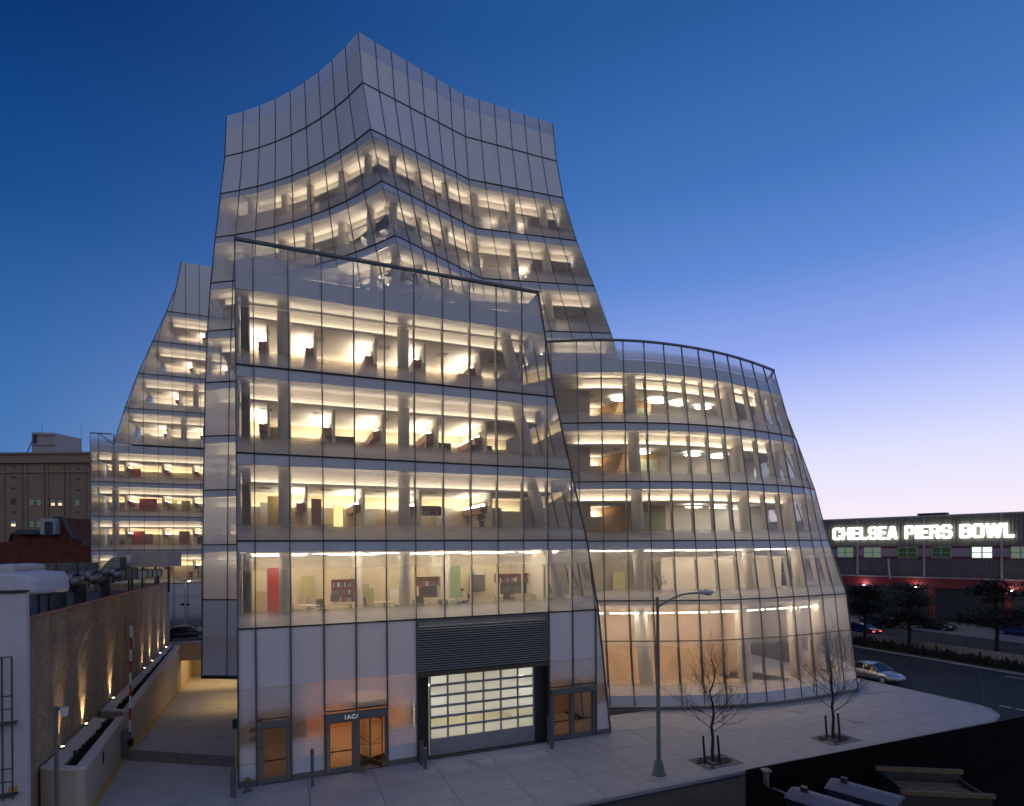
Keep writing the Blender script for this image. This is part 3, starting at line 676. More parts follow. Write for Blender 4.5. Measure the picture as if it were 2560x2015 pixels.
for z0, z1 in zip(zs_[:-1], zs_[1:]):
    a0, a1 = lerp_table(TR, z0), lerp_table(TR, z1)
    for u0, u1 in ((.1, 3), (3, 6.5)):
        bk = Vector((-.32, .95, 0)); g.quad(a0 + bk * u0 + UP * z0, a0 + bk * u1 + UP * z0, a1 + bk * u1 + UP * z1, a1 + bk * u0 + UP * z1)
ob('end_wall', g, mat('end_frit', (.52, .51, .52), .5), BLD, world=True)
# ---------- far wing
WO = Vector((-44.0, 67.7, 0)); WD = D.copy(); WN = NN.copy()
def won(x, y):
    a, b = ray(x, y); Y = WO.dot(WN) / Vector((a, 1, 0)).dot(WN); p = Vector((a * Y, Y, 0)); return (p - WO).dot(WD), H + b * Y
def WP_(s, z, t=0): return WO + WD * s + WN * t + UP * z
wc = [won(x, 1290)[0] for x in (227, 248, 286, 323, 360, 397, 432, 467, 503)]
step = (wc[8] - wc[2]) / 6
wc = wc[:2] + [wc[2] + step * k for k in range(0, 10)]
def wz(x, y): return won(x, y)[1]
zl3, zl4, zl5, ztop = wz(227, 1377), wz(227, 1290), wz(227, 1204), wz(227, 1082)
zl2 = zl3 - (zl4 - zl3); zl6 = zl5 + (zl4 - zl3)
wrows = [(-.5, zl2 - 1.5, G_GRD, 'window_pane', False, 0, 1), (zl2 - 1.5, zl2, G_FULL, 'frosted_panel', False, 0, 1)]
for a, b in ((zl2, zl3), (zl3, zl4), (zl4, zl5)): wrows += storey(a, b, G_VIS)
wrows += [(zl5, zl6 - .6, G_VIS, 'window_pane', False, 0, 1), (zl6 - .6, zl6 + .35, SPAN, 'spandrel_panel', True, 0, 1), (zl6 + .35, ztop, G_PAR, 'parapet_pane', False, 0, 1)]
wedge = [won(*p) for p in ((285, 1107), (312.7, 1019.5), (345.5, 933), (382, 852.7), (416.6, 778), (440, 719.5), (453, 654.5))]
WE = [(z, s) for s, z in wedge]
def wkeep(j, z0, z1): return not (z0 > zl6 + .2 and wc[j] > WE[0][1] + .9)
facade(lambda j, z: WP_(wc[j], z), len(wc), wrows, [zl2, zl3, zl4, zl5], keep=wkeep)
ob('parapet_rail', MB().bar(WP_(wc[0], ztop), WP_(WE[0][1] - .2, ztop), .15, .12).bar(WP_(wc[1], ztop), WP_(WE[0][1], zl6 + .4), .1, .1, WN).bar(WP_(WE[0][1], ztop), WP_(WE[0][1], zl6 + .4), .1, .1, WN), MULL, BLD, world=True)
def wE(z): return lerp_table(WE, z)
uc = [None] + wc[2:]
def ucp(j, z):
    e = wE(z); return WP_(e if j == 0 else max(uc[j], e), z)
uz = [r[0] for r in WE]
urows = []
for a, b in zip(uz[0:4], uz[1:5]): urows += storey(a, b, G_TOW)
urows += [(uz[4], uz[5], SPAN2, 'screen_panel', True, 0, 1), (uz[5], uz[6] - 1.7, SPAN2, 'screen_panel', True, 0, 1), (uz[6] - 1.7, uz[6], G_FULL, 'parapet_pane', False, 0, 1)]
facade(ucp, len(uc), urows, uz[1:5])
g = MB()
for z0, z1 in zip(uz[:-1], uz[1:]): g.quad(WP_(wE(z0) + .12, z0, .1), WP_(wE(z0) + .12, z0, 8), WP_(wE(z1) + .12, z1, 8), WP_(wE(z1) + .12, z1, .1))
ob('end_wall', g, mat('end_frit', (.52, .51, .52), .5), BLD, world=True)
for z in (zl3, zl4, zl5, zl6): slab([WP_(wc[0] + .2, 0, .25), WP_(wc[-1], 0, .25), WP_(wc[-1], 0, 10), WP_(wc[0] + .2, 0, 10)], z)
slab([WP_(wc[0] + .2, 0, .25), WP_(wc[-1], 0, .25), WP_(wc[-1], 0, 10), WP_(wc[0] + .2, 0, 10)], zl2)
for z in uz[1:6]: slab([WP_(wE(z) + .3, 0, .25), WP_(wc[-1], 0, .25), WP_(wc[-1], 0, 10), WP_(wE(z) + .3, 0, 10)], z)
for zf, zc in ((zl2, zl3), (zl3, zl4), (zl4, zl5), (zl5, zl6)):
    office([WP_(wc[0] + .3, 0), WP_(wc[-1], 0)], zf, zc, 6, walls=(2.6, 6.5, 9.8, 12.8), colm=[(1.9, 1, .35, 0)], wallm=CREAM, side=1, ewash=E_WASH2)
for zf, zc in zip(uz[0:4], uz[1:5]):
    office([WP_(wE(zc) + .4, 0), WP_(wc[-1], 0)], zf, zc, 6, walls=(3.5, 7.5), wallm=TAUPE, colm=[(5.5, 1, .32, 0)])
ob('end_wall', MB().hexa([WP_(wc[0], 0, .1), WP_(wc[0] + .1, 0, .1), WP_(wc[0] + .1, 0, 10), WP_(wc[0], 0, 10), WP_(wc[0], zl6, .1), WP_(wc[0] + .1, zl6, .1), WP_(wc[0] + .1, zl6, 10), WP_(wc[0], zl6, 10)]), SPAN, BLD, world=True)

# ================================================================== GROUND FLOOR OF THE FRONT BLOCK
def fbox(name, s0, s1, t0, t1, z0, z1, m, parent=BLD, bevel=0):
    return ob(name, MB().hexa([FR(s0, t0, z0), FR(s1, t0, z0), FR(s1, t1, z0), FR(s0, t1, z0), FR(s0, t0, z1), FR(s1, t0, z1), FR(s1, t1, z1), FR(s0, t1, z1)]), m, parent, world=True, bevel=bevel)
def fpane(name, s0, s1, t, z0, z1, m, parent, v0=0, v1=1):
    return pane_obj(name, [FR(s0, t, z0), FR(s1, t, z0), FR(s1, t, z1), FR(s0, t, z1)], m, parent, v0, v1, inset=.001)
BARM = mat('dark_bar', (.03, .03, .03), .4, .5)
def swing_door(s0, s1, t, h):
    dr_ = fbox('door', s0, s0 + .09, t - .03, t + .03, .02, h, STEEL)
    fbox('door_stile', s1 - .09, s1, t - .03, t + .03, .02, h, STEEL, dr_)
    fbox('kick_plate', s0 + .09, s1 - .09, t - .03, t + .03, .02, .3, STEEL, dr_)
    fbox('top_rail', s0 + .09, s1 - .09, t - .03, t + .03, h - .1, h, STEEL, dr_)
    fpane('door_glass', s0 + .09, s1 - .09, t, .3, h - .1, G_CLR, dr_)
    fbox('push_bar', s0 + .05, s1 - .05, t + .06, t + .1, 1.02, 1.08, BARM, dr_)
    fbox('door_pull', s0 + .14, s0 + .18, t - .12, t - .06, .9, 1.3, STEEL, dr_)
def canopy(s0, s1, z0=2.72, z1=2.98):
    fbox('door_canopy', s0 + .01, s1 - .01, -.28, .05, z0, z1, STEEL, bevel=.015)
    fbox('canopy_edge', s0 + .01, s1 - .01, -.3, -.26, z1 + .002, z1 + .07, STEEL)
    fbox('transom', s0 + .03, s1 - .03, -.06, .08, z1 + .075, z1 + .15, MULL)
canopy(.80, 2.26); canopy(3.84, 6.83, 2.62, 3.0); canopy(16.03, 18.95)
for s in (.83, 2.16): fbox('door_jamb', s, s + .12, -.04, .14, 0, 2.72, STEEL)
swing_door(.97, 2.14, .04, 2.68)
for s in (3.86, 6.72): fbox('door_jamb', s, s + .1, -.04, .14, 0, 2.62, STEEL)
fbox('door_jamb', 5.2, 5.48, -.04, .2, 0, 2.62, STEEL)
swing_door(3.98, 5.18, .04, 2.58)
# revolving door
rvc = FR(6.1, .75)
rd = ob('revolving_door', MB().cyl(rvc + UP * .02, rvc + UP * 2.6, .045, .045, 12), STEEL, BLD, world=True)
for k in range(4):
    a = math.radians(28 + 90 * k); dv = D * math.cos(a) + NN * math.sin(a); e = rvc + dv * .98
    q = MB().bar(rvc + dv * .05 + UP * .16, e + UP * .16, .05, .26).bar(rvc + dv * .05 + UP * 2.52, e + UP * 2.52, .05, .1).bar(e + UP * .03, e + UP * 2.57, .06, .06, NN)
    w = ob('door_wing', q, mat('bronze_metal', (.20, .14, .09), .35, .7), rd, world=True)
    pane_obj('wing_glass', [rvc + dv * .06 + UP * .3, e - dv * .03 + UP * .3, e - dv * .03 + UP * 2.46, rvc + dv * .06 + UP * 2.46], G_CLR, w)
    ob('push_rail', MB().bar(rvc + dv * .1 + UP * 1.0, e + UP * 1.25, .025, .025), STEEL, w, world=True)
drum = MB()
for k in range(9):
    for sgn in (1, -1):
        a0 = math.radians(-4 + 8 * k) * sgn + (0 if sgn > 0 else math.pi); a1 = math.radians(4 + 8 * k) * sgn + (0 if sgn > 0 else math.pi)
ob('door_drum', MB().cyl(rvc + NN * .55 + UP * 3.05, rvc + NN * .55 + UP * 3.38, 1.3, 1.2, 32), mat('drum_white', (.72, .68, .58), .5), BLD, world=True, bevel=.08, smooth=False)
for s in (16.05, 17.36, 18.82): fbox('door_jamb', s, s + .16, -.04, .14, 0, 2.72, STEEL)
swing_door(16.22, 17.35, .04, 2.68); swing_door(17.54, 18.8, .04, 2.68)
# lettering over the entrance
def text_mesh(txt, size, ext):
    cu = bpy.data.curves.new('t', 'FONT'); cu.body = txt; cu.size = size; cu.extrude = ext; cu.offset = .006
    o = bpy.data.objects.new('t', cu); COL.objects.link(o); bpy.context.view_layer.update()
    me = bpy.data.meshes.new_from_object(o.evaluated_get(bpy.context.evaluated_depsgraph_get())); bpy.data.objects.remove(o); return me
LETW = mat('letter_white', (.8, .8, .8), .4, emit=(1, .97, .92), estr=.18)
ls = 4.72
for ch, adv in (('I', .12), ('A', .21), ('C', .23), ('/', .15)):
    o = ob('sign_letter', text_mesh(ch, .28, .012), LETW, BLD)
    o.matrix_local = Matrix.Translation(FR(ls, -.305, 2.72) - BLD.location) @ Matrix.Rotation(RZ, 4, 'Z') @ Matrix.Rotation(math.pi / 2, 4, 'X'); ls += adv
# garage: louvre, jambs, sectional door
g0, g1 = GAR
fbox('louvre_frame', g0, g1, -.05, .1, 7.2, 7.34, STEEL); fbox('louvre_frame', g0, g0 + .12, -.05, .1, 4.62, 7.2, STEEL); fbox('louvre_frame', g1 - .12, g1, -.05, .1, 4.62, 7.2, STEEL)
fbox('louvre_backing', g0, g1, .3, .34, 4.5, 7.36, BLK)
lm = None
for k in range(20):
    z = 4.66 + k * (2.54 / 20)
    q = MB().hexa([FR(g0 + .12, -.03, z), FR(g1 - .12, -.03, z), FR(g1 - .12, -.005, z - .01), FR(g0 + .12, -.005, z - .01), FR(g0 + .12, -.03, z + .022), FR(g1 - .12, -.03, z + .022), FR(g1 - .12, .05, z + .045), FR(g0 + .12, .05, z + .045)])
    ob('louvre_blade', q, mat('louvre_metal', (.38, .41, .41), .45, .3), BLD, world=True)
fbox('garage_header', g0, g1, -.06, .5, 4.36, 4.6, mat('bronze_trim', (.10, .09, .075), .45, .4))
DKJ = mat('dark_jamb', (.05, .05, .045), .4, .4)
fbox('garage_jamb', g0, g0 + .1, -.04, .5, 0, 4.36, DKJ); fbox('garage_jamb', g0 + .1, g0 + .72, .42, .5, 0, 4.36, DKJ)
fbox('garage_jamb', g1 - .1, g1, -.04, .5, 0, 4.36, DKJ); fbox('garage_jamb', g1 - .75, g1 - .1, .42, .5, 0, 4.36, DKJ)
da, db = g0 + .74, g1 - .77
DGR = mat('door_grey', (.27, .285, .31), .45, .2)
gd = fbox('garage_door', da, db, .36, .42, .05, .95, DGR)
fbox('door_seal', da, db, .35, .43, .0, .045, BLK, gd)
nw, nh = 6, 6; pw = (db - da) / nw; ph = (4.34 - .95) / nh
for i in range(nw + 1): fbox('door_stile', da + i * pw - (.05 if 0 < i < nw else 0 if i == 0 else .09), da + i * pw + (.05 if 0 < i < nw else .09 if i == 0 else 0), .36, .42, .955, 4.34, DGR, gd)
for k in range(1, nh): fbox('door_rail', da + .1, db - .1, .355, .41, .95 + k * ph - .065, .95 + k * ph + .065, DGR, gd)
for i in range(nw):
    for k in range(nh):
        fpane('door_pane', da + i * pw + .04, da + (i + 1) * pw - .04, .4, .95 + k * ph + .02, .95 + (k + 1) * ph - .02, G_CLR if k == 1 else G_DOORP, gd)
# rooms behind
LOBW = mat('lobby_orange', (.66, .38, .19), .6)
fbox('lobby_floor', .2, 8.2, .12, 9, -.02, .012, mat('lobby_floor2', (.48, .36, .25), .35, noise=.06)); fbox('lobby_floor', 16.0, 19.4, .12, 9, -.02, .012, mat('lobby_floor2', (.48, .36, .25), .35))
fbox('lobby_back_wall', 3.0, 8.2, 7.5, 7.6, 0, 6.9, LOBW); fbox('lobby_side_wall', 2.9, 3.0, .4, 7.5, 0, 6.9, LOBW); fbox('lobby_side_wall', 8.2, 8.3, .6, 9, 0, 6.9, WHITE)
fbox('vestibule_wall', .2, 2.9, 6, 6.1, 0, 6.9, mat('vestibule', (.52, .42, .3), .7)); 
for k in range(5): fbox('vestibule_shelf', .3, .9, 3.2, 3.8, .6 + .5 * k, .68 + .5 * k, CAB)
fbox('stair_wall', 15.9, 16.0, .6, 9, 0, 6.9, WHITE); fbox('stair_back_wall', 16, 20, 5, 5.1, 0, 6.9, LOBW)
fbox('garage_wall', 8.3, 15.9, 9, 9.1, 0, 6.9, mat('garage_cream', (.72, .70, .62), .8)); fbox('garage_floor', 8.3, 15.9, .5, 9, .012, .02, mat('garage_floor', (.50, .44, .30), .7, noise=.1))
fbox('lobby_ceiling', .2, 19, .4, 9, 6.92, 6.95, WHITE)
def lamp(name, s0, s1, t0, t1, z, m): return ob(name, MB().quad(FR(s0, t0, z), FR(s1, t0, z), FR(s1, t1, z), FR(s0, t1, z)), m, BLD, world=True)
lamp('ceiling_light', 3.4, 7.8, 2.5, 2.9, 5.2, emat('lobby_warm', (1, .62, .33), 9)); lamp('ceiling_light', 3.4, 7.8, 5.8, 6.2, 5.2, emat('lobby_warm', (1, .62, .33), 9))
lamp('ceiling_light', 1.0, 2.6, 3.5, 3.8, 4.5, emat('vest_warm', (1, .74, .5), 11)); lamp('ceiling_light', 16.5, 18.5, 2.5, 2.8, 4.5, emat('stair_warm', (1, .68, .42), 10))
GL = emat('garage_lamp', (.9, 1.0, .93), 22)
for s in (9.3, 14.8): lamp('garage_light', s - .2, s + .2, 1.1, 1.5, 3.6, GL)
for t in (3, 5.5, 7.5): lamp('garage_light', 9, 15.2, t, t + .3, 4.6, emat('garage_lamp2', (1, .97, .9), 10))
# soffit lights over the ramp and passage walls
RW = mat('ramp_wall', (.58, .50, .38), .8, noise=.08)
pl, pr = Vector((wx(66.0), 66.0, 0)), dr(66.0)
ob('passage_wall', MB().bar(pl + UP * -.8, pr + UP * -.8, .3, 5.4), RW, BLD, world=True)
a, b = dr(31.2), dr(66)
ob('passage_wall', MB().bar(a + D * .2 + UP * -.9, b + D * .2 + UP * -.9, .3, 5.2), RW, BLD, world=True)
ob('passage_wall', MB().bar(Vector((wx(54.5) - .1, 54.5, -1.0)), Vector((wx(66.2) - .1, 66.2, -1.0)), .3, 5.5), RW, BLD, world=True)
E_RAMP = emat('ramp_lamp', (1.0, .70, .32), 20)
for y in (45.5, 48.5, 52):
    a, b = dr(y) - D * 2.9, dr(y) - D * .6
    ob('soffit_light', MB().quad(a + UP * 1.48, b + UP * 1.48, b + NN * .3 + UP * 1.48, a + NN * .3 + UP * 1.48), E_RAMP, BLD, world=True)
for y in (57, 61): 
    a, b = Vector((wx(y) + .6, y, 0)), dr(y) - D * .5
    ob('soffit_light', MB().quad(a + UP * 1.6, b + UP * 1.6, b + NN * .3 + UP * 1.6, a + NN * .3 + UP * 1.6), E_RAMP, BLD, world=True)
# courtyard deck above the ramp
dk = [Vector((wx(55) - .2, 55, 0)), Vector((dr(55).x, 55, 0)), Vector((dr(72).x + 3, 72, 0)), Vector((-60, 60, 0)), Vector((bwx(56), 56, 0))]
dk = [Vector((wx(55.0), 55.0, 0)), FR(-.3, 31.2), FR(2, 46), WP_(wc[0] - 8, 0, .4), Vector((bwx(56.5) - 14, 50.5, 0)), Vector((bwx(56), 56, 0))]
struct('courtyard_deck', MB().prism([(p.x, p.y) for p in dk], 1.75, 2.0), DRIVE)
BEI = mat('beige_render', (.46, .39, .31), .85, noise=.07, scale=1.2, bump=.08)
tag(ob('ramp_beam', MB().bar(Vector((wx(55) - .3, 54.9, 1.3)), Vector((dr(55).x - 1.0, 56.6, 1.3)), .35, 1.65).bar(Vector((wx(55) - .3, 54.85, 2.16)), Vector((dr(55).x - 1.0, 56.55, 2.16)), .5, .1), BEI), 'beige rendered beam spanning over the mouth of the garage ramp', 'beam')

# ================================================================== LEFT SIDE: PLANTERS, BRICK BUILDING
SOIL = mat('planter_soil', (.025, .022, .018), .95, noise=.4, scale=6); COPE = mat('coping_stone', (.60, .55, .50), .75, noise=.06)
YEL = mat('yellow_paint', (.55, .36, .06), .7, noise=.25, scale=3)
random.seed(11)
def planter(ya, yb, label, low=False):
    P = thing('planter', label, 'planter', (wx(ya), ya, 0))
    a, b = Vector((wx(ya), ya, 0)), Vector((wx(yb), yb, 0)); ba, bb = Vector((bwx(ya) + .12, ya, 0)), Vector((bwx(yb) + .12, yb, 0))
    L = (b - a).normalized(); R_ = Vector((L.y, -L.x, 0))
    n = 8; wall = MB()
    for i in range(n):
        p, q = a.lerp(b, i / n), a.lerp(b, (i + 1) / n)
        zz = lambda y: -.1 + min(0, RZ1 * max(0, y - 30.2) / (RY1 - 30.2))
        z0, z1 = zz(p.y) - .1, zz(q.y) - .1
        wall.hexa([p + UP * z0, p - R_ * .3 + UP * z0, q - R_ * .3 + UP * z1, q + UP * z1, p + UP * 2.0, p - R_ * .3 + UP * 2.0, q - R_ * .3 + UP * 2.0, q + UP * 2.0])
    ob('wall', wall, BEI, P, world=True)
    ob('end_wall', MB().hexa([a - R_ * .3 + UP * -.1, a - R_ * .3 + L * .3 + UP * -.1, ba + L * .3 + UP * -.1, ba + UP * -.1, a - R_ * .3 + UP * 2, a - R_ * .3 + L * .3 + UP * 2, ba + L * .3 + UP * 2, ba + UP * 2]), BEI, P, world=True)
    ns = max(2, int((b - a).length / 1.5))
    for i in range(ns):
        p, q = a.lerp(b, i / ns), a.lerp(b, (i + .99) / ns)
        ob('coping_stone', MB().hexa([p + R_ * .05 + UP * 2.0, p - R_ * .36 + UP * 2.0, q - R_ * .36 + UP * 2.0, q + R_ * .05 + UP * 2.0, p + R_ * .05 + UP * 2.1, p - R_ * .36 + UP * 2.1, q - R_ * .36 + UP * 2.1, q + R_ * .05 + UP * 2.1]), COPE, P, world=True)
    e0, e1 = a - R_ * .36, ba
    ob('end_coping', MB().hexa([e0 - L * .05 + UP * 2.0, e0 + L * .35 + UP * 2.0, e1 + L * .35 + UP * 2.0, e1 - L * .05 + UP * 2.0, e0 - L * .05 + UP * 2.1, e0 + L * .35 + UP * 2.1, e1 + L * .35 + UP * 2.1, e1 - L * .05 + UP * 2.1]), COPE, P, world=True)
    m0, m1 = a.lerp(ba, .62), b.lerp(bb, .55)
    ob('rear_ledge', MB().quad(m0 + UP * 1.95, m1 + UP * 1.95, bb + UP * 2.06, ba + UP * 2.06).quad(m0 + UP * 1.95, m1 + UP * 1.95, m1 + UP * 1.5, m0 + UP * 1.5), COPE, P, world=True)
    ob('soil', MB().quad(a + L * .3 - R_ * .3 + UP * 1.8, b - R_ * .3 + UP * 1.8, m1 + UP * 1.8, m0 + UP * 1.8), SOIL, P, world=True)
    g = MB()
    for i in range(int((b - a).length * 34)):
        u = random.random(); c = (a - R_ * .32).lerp(b - R_ * .32, u).lerp(m0.lerp(m1, u), random.uniform(.08, .92)) + UP * 1.8
        h = random.uniform(.08, .3); w = random.uniform(.03, .07); an = random.uniform(0, 6.3); v = Vector((math.cos(an), math.sin(an), 0))
        g.quad(c - v * w, c + v * w, c + v * w * .6 + UP * h + Vector((random.uniform(-.1, .1), random.uniform(-.1, .1), 0)), c - v * w * .6 + UP * h)
    o = ob('ground_plants', g, mat('dark_plants', (.02, .022, .014), .9), P, world=True); o['kind'] = 'stuff'
    ob('kerb_line', MB().bar(Vector((wx(ya) + .09, ya, .03)), Vector((wx(min(yb, 30.2)) + .09, min(yb, 30.2), .03)), .16, .12) if ya < 30 else MB().bar(Vector((wx(32) + .09, 32, -.12)), Vector((wx(66) + .09, 66, -3.2)), .16, .12), YEL, P, world=True)
    return P
P1 = planter(23.7, 31.0, 'shorter beige planter with dark soil beside the camera pole')
P2 = planter(32.2, 55.0, 'long beige planter running down along the garage ramp')
ob('wall_plaque', MB().hexa([(wx(26.5) + .03, 26.5, 1.2), (wx(26.7) + .03, 26.7, 1.2), (wx(26.7) + .01, 26.7, 1.2), (wx(26.5) + .01, 26.5, 1.2), (wx(26.5) + .03, 26.5, 1.75), (wx(26.7) + .03, 26.7, 1.75), (wx(26.7) + .01, 26.7, 1.75), (wx(26.5) + .01, 26.5, 1.75)]), BARM, P1, world=True)
g = MB().hexa([(wx(31) - .35, 31, -.1), (wx(31) - .05, 31, -.1), (wx(32.2) - .05, 32.2, -.1), (wx(32.2) - .35, 32.2, -.1), (wx(31) - .35, 31, 1.7), (wx(31) - .05, 31, 1.7), (wx(32.2) - .05, 32.2, 1.7), (wx(32.2) - .35, 32.2, 1.7)])
ob('low_wall', g, BEI, P2, world=True)
# low brick building
BRK = mat('rendered_brick', (.40, .305, .20), .95, noise=.3, scale=2.2, bump=.9, bscale=11, stretch=(1, 1, 2.6))
stain(BRK, (.23, .17, .11), .48, .72, .6, (1, 1, .22))
YA, YB = 22.8, 55.7
BB = thing('brick_building', 'low old brown brick building with a rough blank side wall and flat roof', 'building', (bwx(YA), YA, 0))
wa, wb_ = Vector((bwx(YA), YA, 0)), Vector((bwx(YB), YB, 0)); off = Vector((-16, -4, 0))
def brickwall():
    bm = bmesh.new(); nx, nz = 60, 18; vs = []
    for i in range(nx + 1):
        for k in range(nz + 1):
            p = wa.lerp(wb_, i / nx) + UP * (8.5 * k / nz - .2 + (-.35 * i / nx * k / nz)); vs.append(bm.verts.new(p + Vector((random.uniform(-.025, .025), 0, 0))))
    for i in range(nx):
        for k in range(nz): a = i * (nz + 1) + k; bm.faces.new((vs[a], vs[a + nz + 1], vs[a + nz + 2], vs[a + 1]))
    me = bpy.data.meshes.new('side_wall'); bm.to_mesh(me); bm.free(); return me
ob('side_wall', brickwall(), BRK, BB, world=True)
ob('far_wall', MB().quad(wb_, wb_ + off, wb_ + off + UP * 7.9, wb_ + UP * 7.95), BRK, BB, world=True)
ROOFM = mat('roof_felt', (.06, .06, .062), .9, noise=.3)
ob('roof', MB().quad(wa + UP * 7.5 - D * .3, wb_ + UP * 7.3 - D * .3, wb_ + off + UP * 7.3, wa + off + UP * 7.5), ROOFM, BB, world=True)
ob('parapet', MB().bar(wa + UP * 8.0 - D * .17, wb_ + UP * 7.65 - D * .17, .3, .6), BRK, BB, world=True)
TER = mat('terracotta', (.34, .13, .07), .7, noise=.25, scale=8)
cl = (wb_ - wa).length; nt_ = int(cl / .45)
tile = MB(); Ld = (wb_ - wa).normalized()
for i in range(8): 
    a0, a1 = math.pi * i / 8, math.pi * (i + 1) / 8
    r_ = .2
    p = [D * (r_ * math.cos(q)) + UP * (r_ * .55 * math.sin(q)) for q in (a0, a1)]
    tile.quad(p[0], p[1], p[1] + Ld * .43, p[0] + Ld * .43)
tm = tile.mesh('coping_tile')
for i in range(nt_):
    f = i / nt_; p = wa.lerp(wb_, f) - D * .15 + UP * (8.31 - .37 * f)
    ob('coping_tile', tm, TER, BB, loc=p - BB.location)
# rooftop plant
DUCT = mat('galvanised_duct', (.22, .23, .22), .45, .5, noise=.2, scale=2); DKM = mat('dark_machine', (.035, .037, .038), .6, noise=.2)
BOXM = mat('beige_unit', (.42, .37, .31), .6, noise=.05)
q = pY(292, 1418, 51); q2 = pY(405, 1418, 51)
HV = thing('air_handling_unit', 'large beige rooftop air handling unit with a hooded duct elbow', 'air conditioner', (q.x, q.y, 7.4))
zb, zt = q.z, q.z + 1.35
w = (q2 - q).length
ob('cabinet', MB().bx(0, w * .45, 0, 3, zb - 7.4, zt - 7.4), mat('grey_unit', (.36, .37, .36), .5, noise=.05), HV); ob('cabinet', MB().bx(w * .455, w, 0, 3, zb - 7.4, zt - 7.4 - .02), BOXM, HV)
ob('access_panel', MB().bx(w * .22, w * .32, -.03, -.002, zb - 7.4 + .4, zt - 7.4 - .3), WHITE, HV)
ob('elbow_duct', MB().extr([(-1.2, .2, zb - 7.4 - .8), (w * .2, .2, zb - 7.4 - .8), (w * .2, .2, zt - 7.4 - .45), (w * .02, .2, zt - 7.4 - .5), (-.6, .2, zb - 7.4 + .2)], (0, -1.0, 0)), DUCT, HV)
for k in range(4): ob('support_leg', MB().bx(.3 + k * w * .3, .42 + k * w * .3, 1, 1.15, -.1, zb - 7.4 - .01), DKM, HV)
def duct(label, pts, sz, m=DUCT, name='roof_duct'):
    P = thing(name, label, 'duct', (pts[0].x, pts[0].y, 7.45))
    for a, b in zip(pts[:-1], pts[1:]):
        ob('duct_section', MB().bar(a, b, sz, sz), m, P, world=True)
        n = max(1, int((b - a).length / 1.3))
        for k in range(n + 1):
            c = a.lerp(b, k / n); t = (b - a).normalized(); ob('flange', MB().bar(c - t * .04, c + t * .04, sz + .1, sz + .1), DKM, P, world=True)
    for p in (pts[0], pts[-1]): ob('support_leg', MB().bx(p.x - .06, p.x + .06, p.y - .06, p.y + .06, 7.3, p.z - sz / 2), DKM, P, world=True)
duct('long grey segmented duct along the back of the roof', [pY(20, 1424, 48), pY(240, 1420, 53)], 1.0)
duct('dark duct run in front of the beige rooftop unit', [pY(95, 1462, 33), pY(230, 1447, 38), pY(330, 1432, 46)], .75, DKM)
duct('low grey duct behind the parapet of the brick wall', [pY(120, 1474, 31), pY(300, 1440, 44), pY(395, 1432, 53)], .6, DUCT)
for lab, x, y, Y, r in (('dark round fan cowl nearest the tarpaulin on the roof', 150, 1470, 31, .5), ('dark round fan cowl in the middle of the roof', 200, 1462, 34, .55), ('dark round fan cowl close to the parapet', 262, 1450, 39, .5)):
    p = pY(x, y, Y); C_ = thing('fan_cowl', lab, 'fan', (p.x, p.y, 7.4), group='fan cowls on the brick roof')
    ob('stack', MB().cyl((0, 0, 0), (0, 0, p.z - 7.4), r * .6, r * .6, 14), DKM, C_); 
    arc = [Vector((0, 0, p.z - 7.4)), Vector((0, 0, p.z - 7.4 + .25)), Vector((.2, 0, p.z - 7.4 + .5)), Vector((.6, -.1, p.z - 7.4 + .6)), Vector((1.0, -.15, p.z - 7.4 + .5)), Vector((1.2, -.2, p.z - 7.4 + .2))]
    ob('hood', MB().tube(arc, r * .62, 14), DUCT, C_, smooth=True)
TARP = mat('white_tarpaulin', (.62, .62, .66), .55, noise=.05, bump=.4, bscale=6)
def lump(label, x0, x1, y0, y1, Y, seed):
    random.seed(seed); a, b = pY(x0, y1, Y), pY(x1, y0, Y); cx, w, h = (a.x + b.x) / 2, (b.x - a.x), (b.z - a.z)
    bm = bmesh.new(); bmesh.ops.create_cube(bm, size=1); bmesh.ops.subdivide_edges(bm, edges=bm.edges[:], cuts=5, use_grid_fill=True)
    for v in bm.verts:
        v.co.x *= w * (1 + random.uniform(-.03, .03)) * (1.0 if v.co.z < .3 else .86); v.co.y *= 2.2; v.co.z = v.co.z * h * (1 - .25 * abs(v.co.x / w)) + random.uniform(-.05, .05)
    me = bpy.data.meshes.new('tarpaulin'); bm.to_mesh(me); bm.free()
    o = ob('tarpaulin_cover', me, TARP, loc=(cx, Y + 1, (a.z + b.z) / 2), smooth=True); m = o.modifiers.new('s', 'SUBSURF'); m.levels = m.render_levels = 1
    tag(o, label, 'tarpaulin', 'white covers on the roof')
lump('white tarpaulin bundle tied with straps at the roof edge', -60, 84, 1430, 1492, 24.5, 4)
lump('smaller white tarpaulin bundle further back on the roof', -40, 40, 1411, 1436, 31, 5)
# white building at the edge
WHW = mat('white_painted_brick', (.60, .60, .63), .8, noise=.06, scale=2, bump=.1)
cw_ = Vector((bwx(22.6) + .05, 22.6, 0)); WBd = thing('white_building', 'white painted building edge with a steel fire escape beside the brick wall', 'building', cw_)
e_ = cw_ - D * 8
ob('wall', MB().bar(cw_ + UP * 4.6 + NN * .15, e_ + UP * 4.6 + NN * .15, .3, 9.7), WHW, WBd, world=True)
ob('coping', MB().bar(cw_ + UP * 9.48 + NN * .12, e_ + UP * 9.48 + NN * .12, .42, .1), DKM, WBd, world=True)
GRN = mat('green_steel', (.075, .10, .095), .55, .3)
fesc = MB()
for z in (1.6, 4.4): 
    fesc.bar(cw_ - D * .3 - NN * .05 + UP * z, cw_ - D * .3 - NN * .5 + UP * z, .06, .06); fesc.bar(cw_ - D * .3 - NN * .27 + UP * z, e_ - NN * .27 + UP * z, .45, .06)
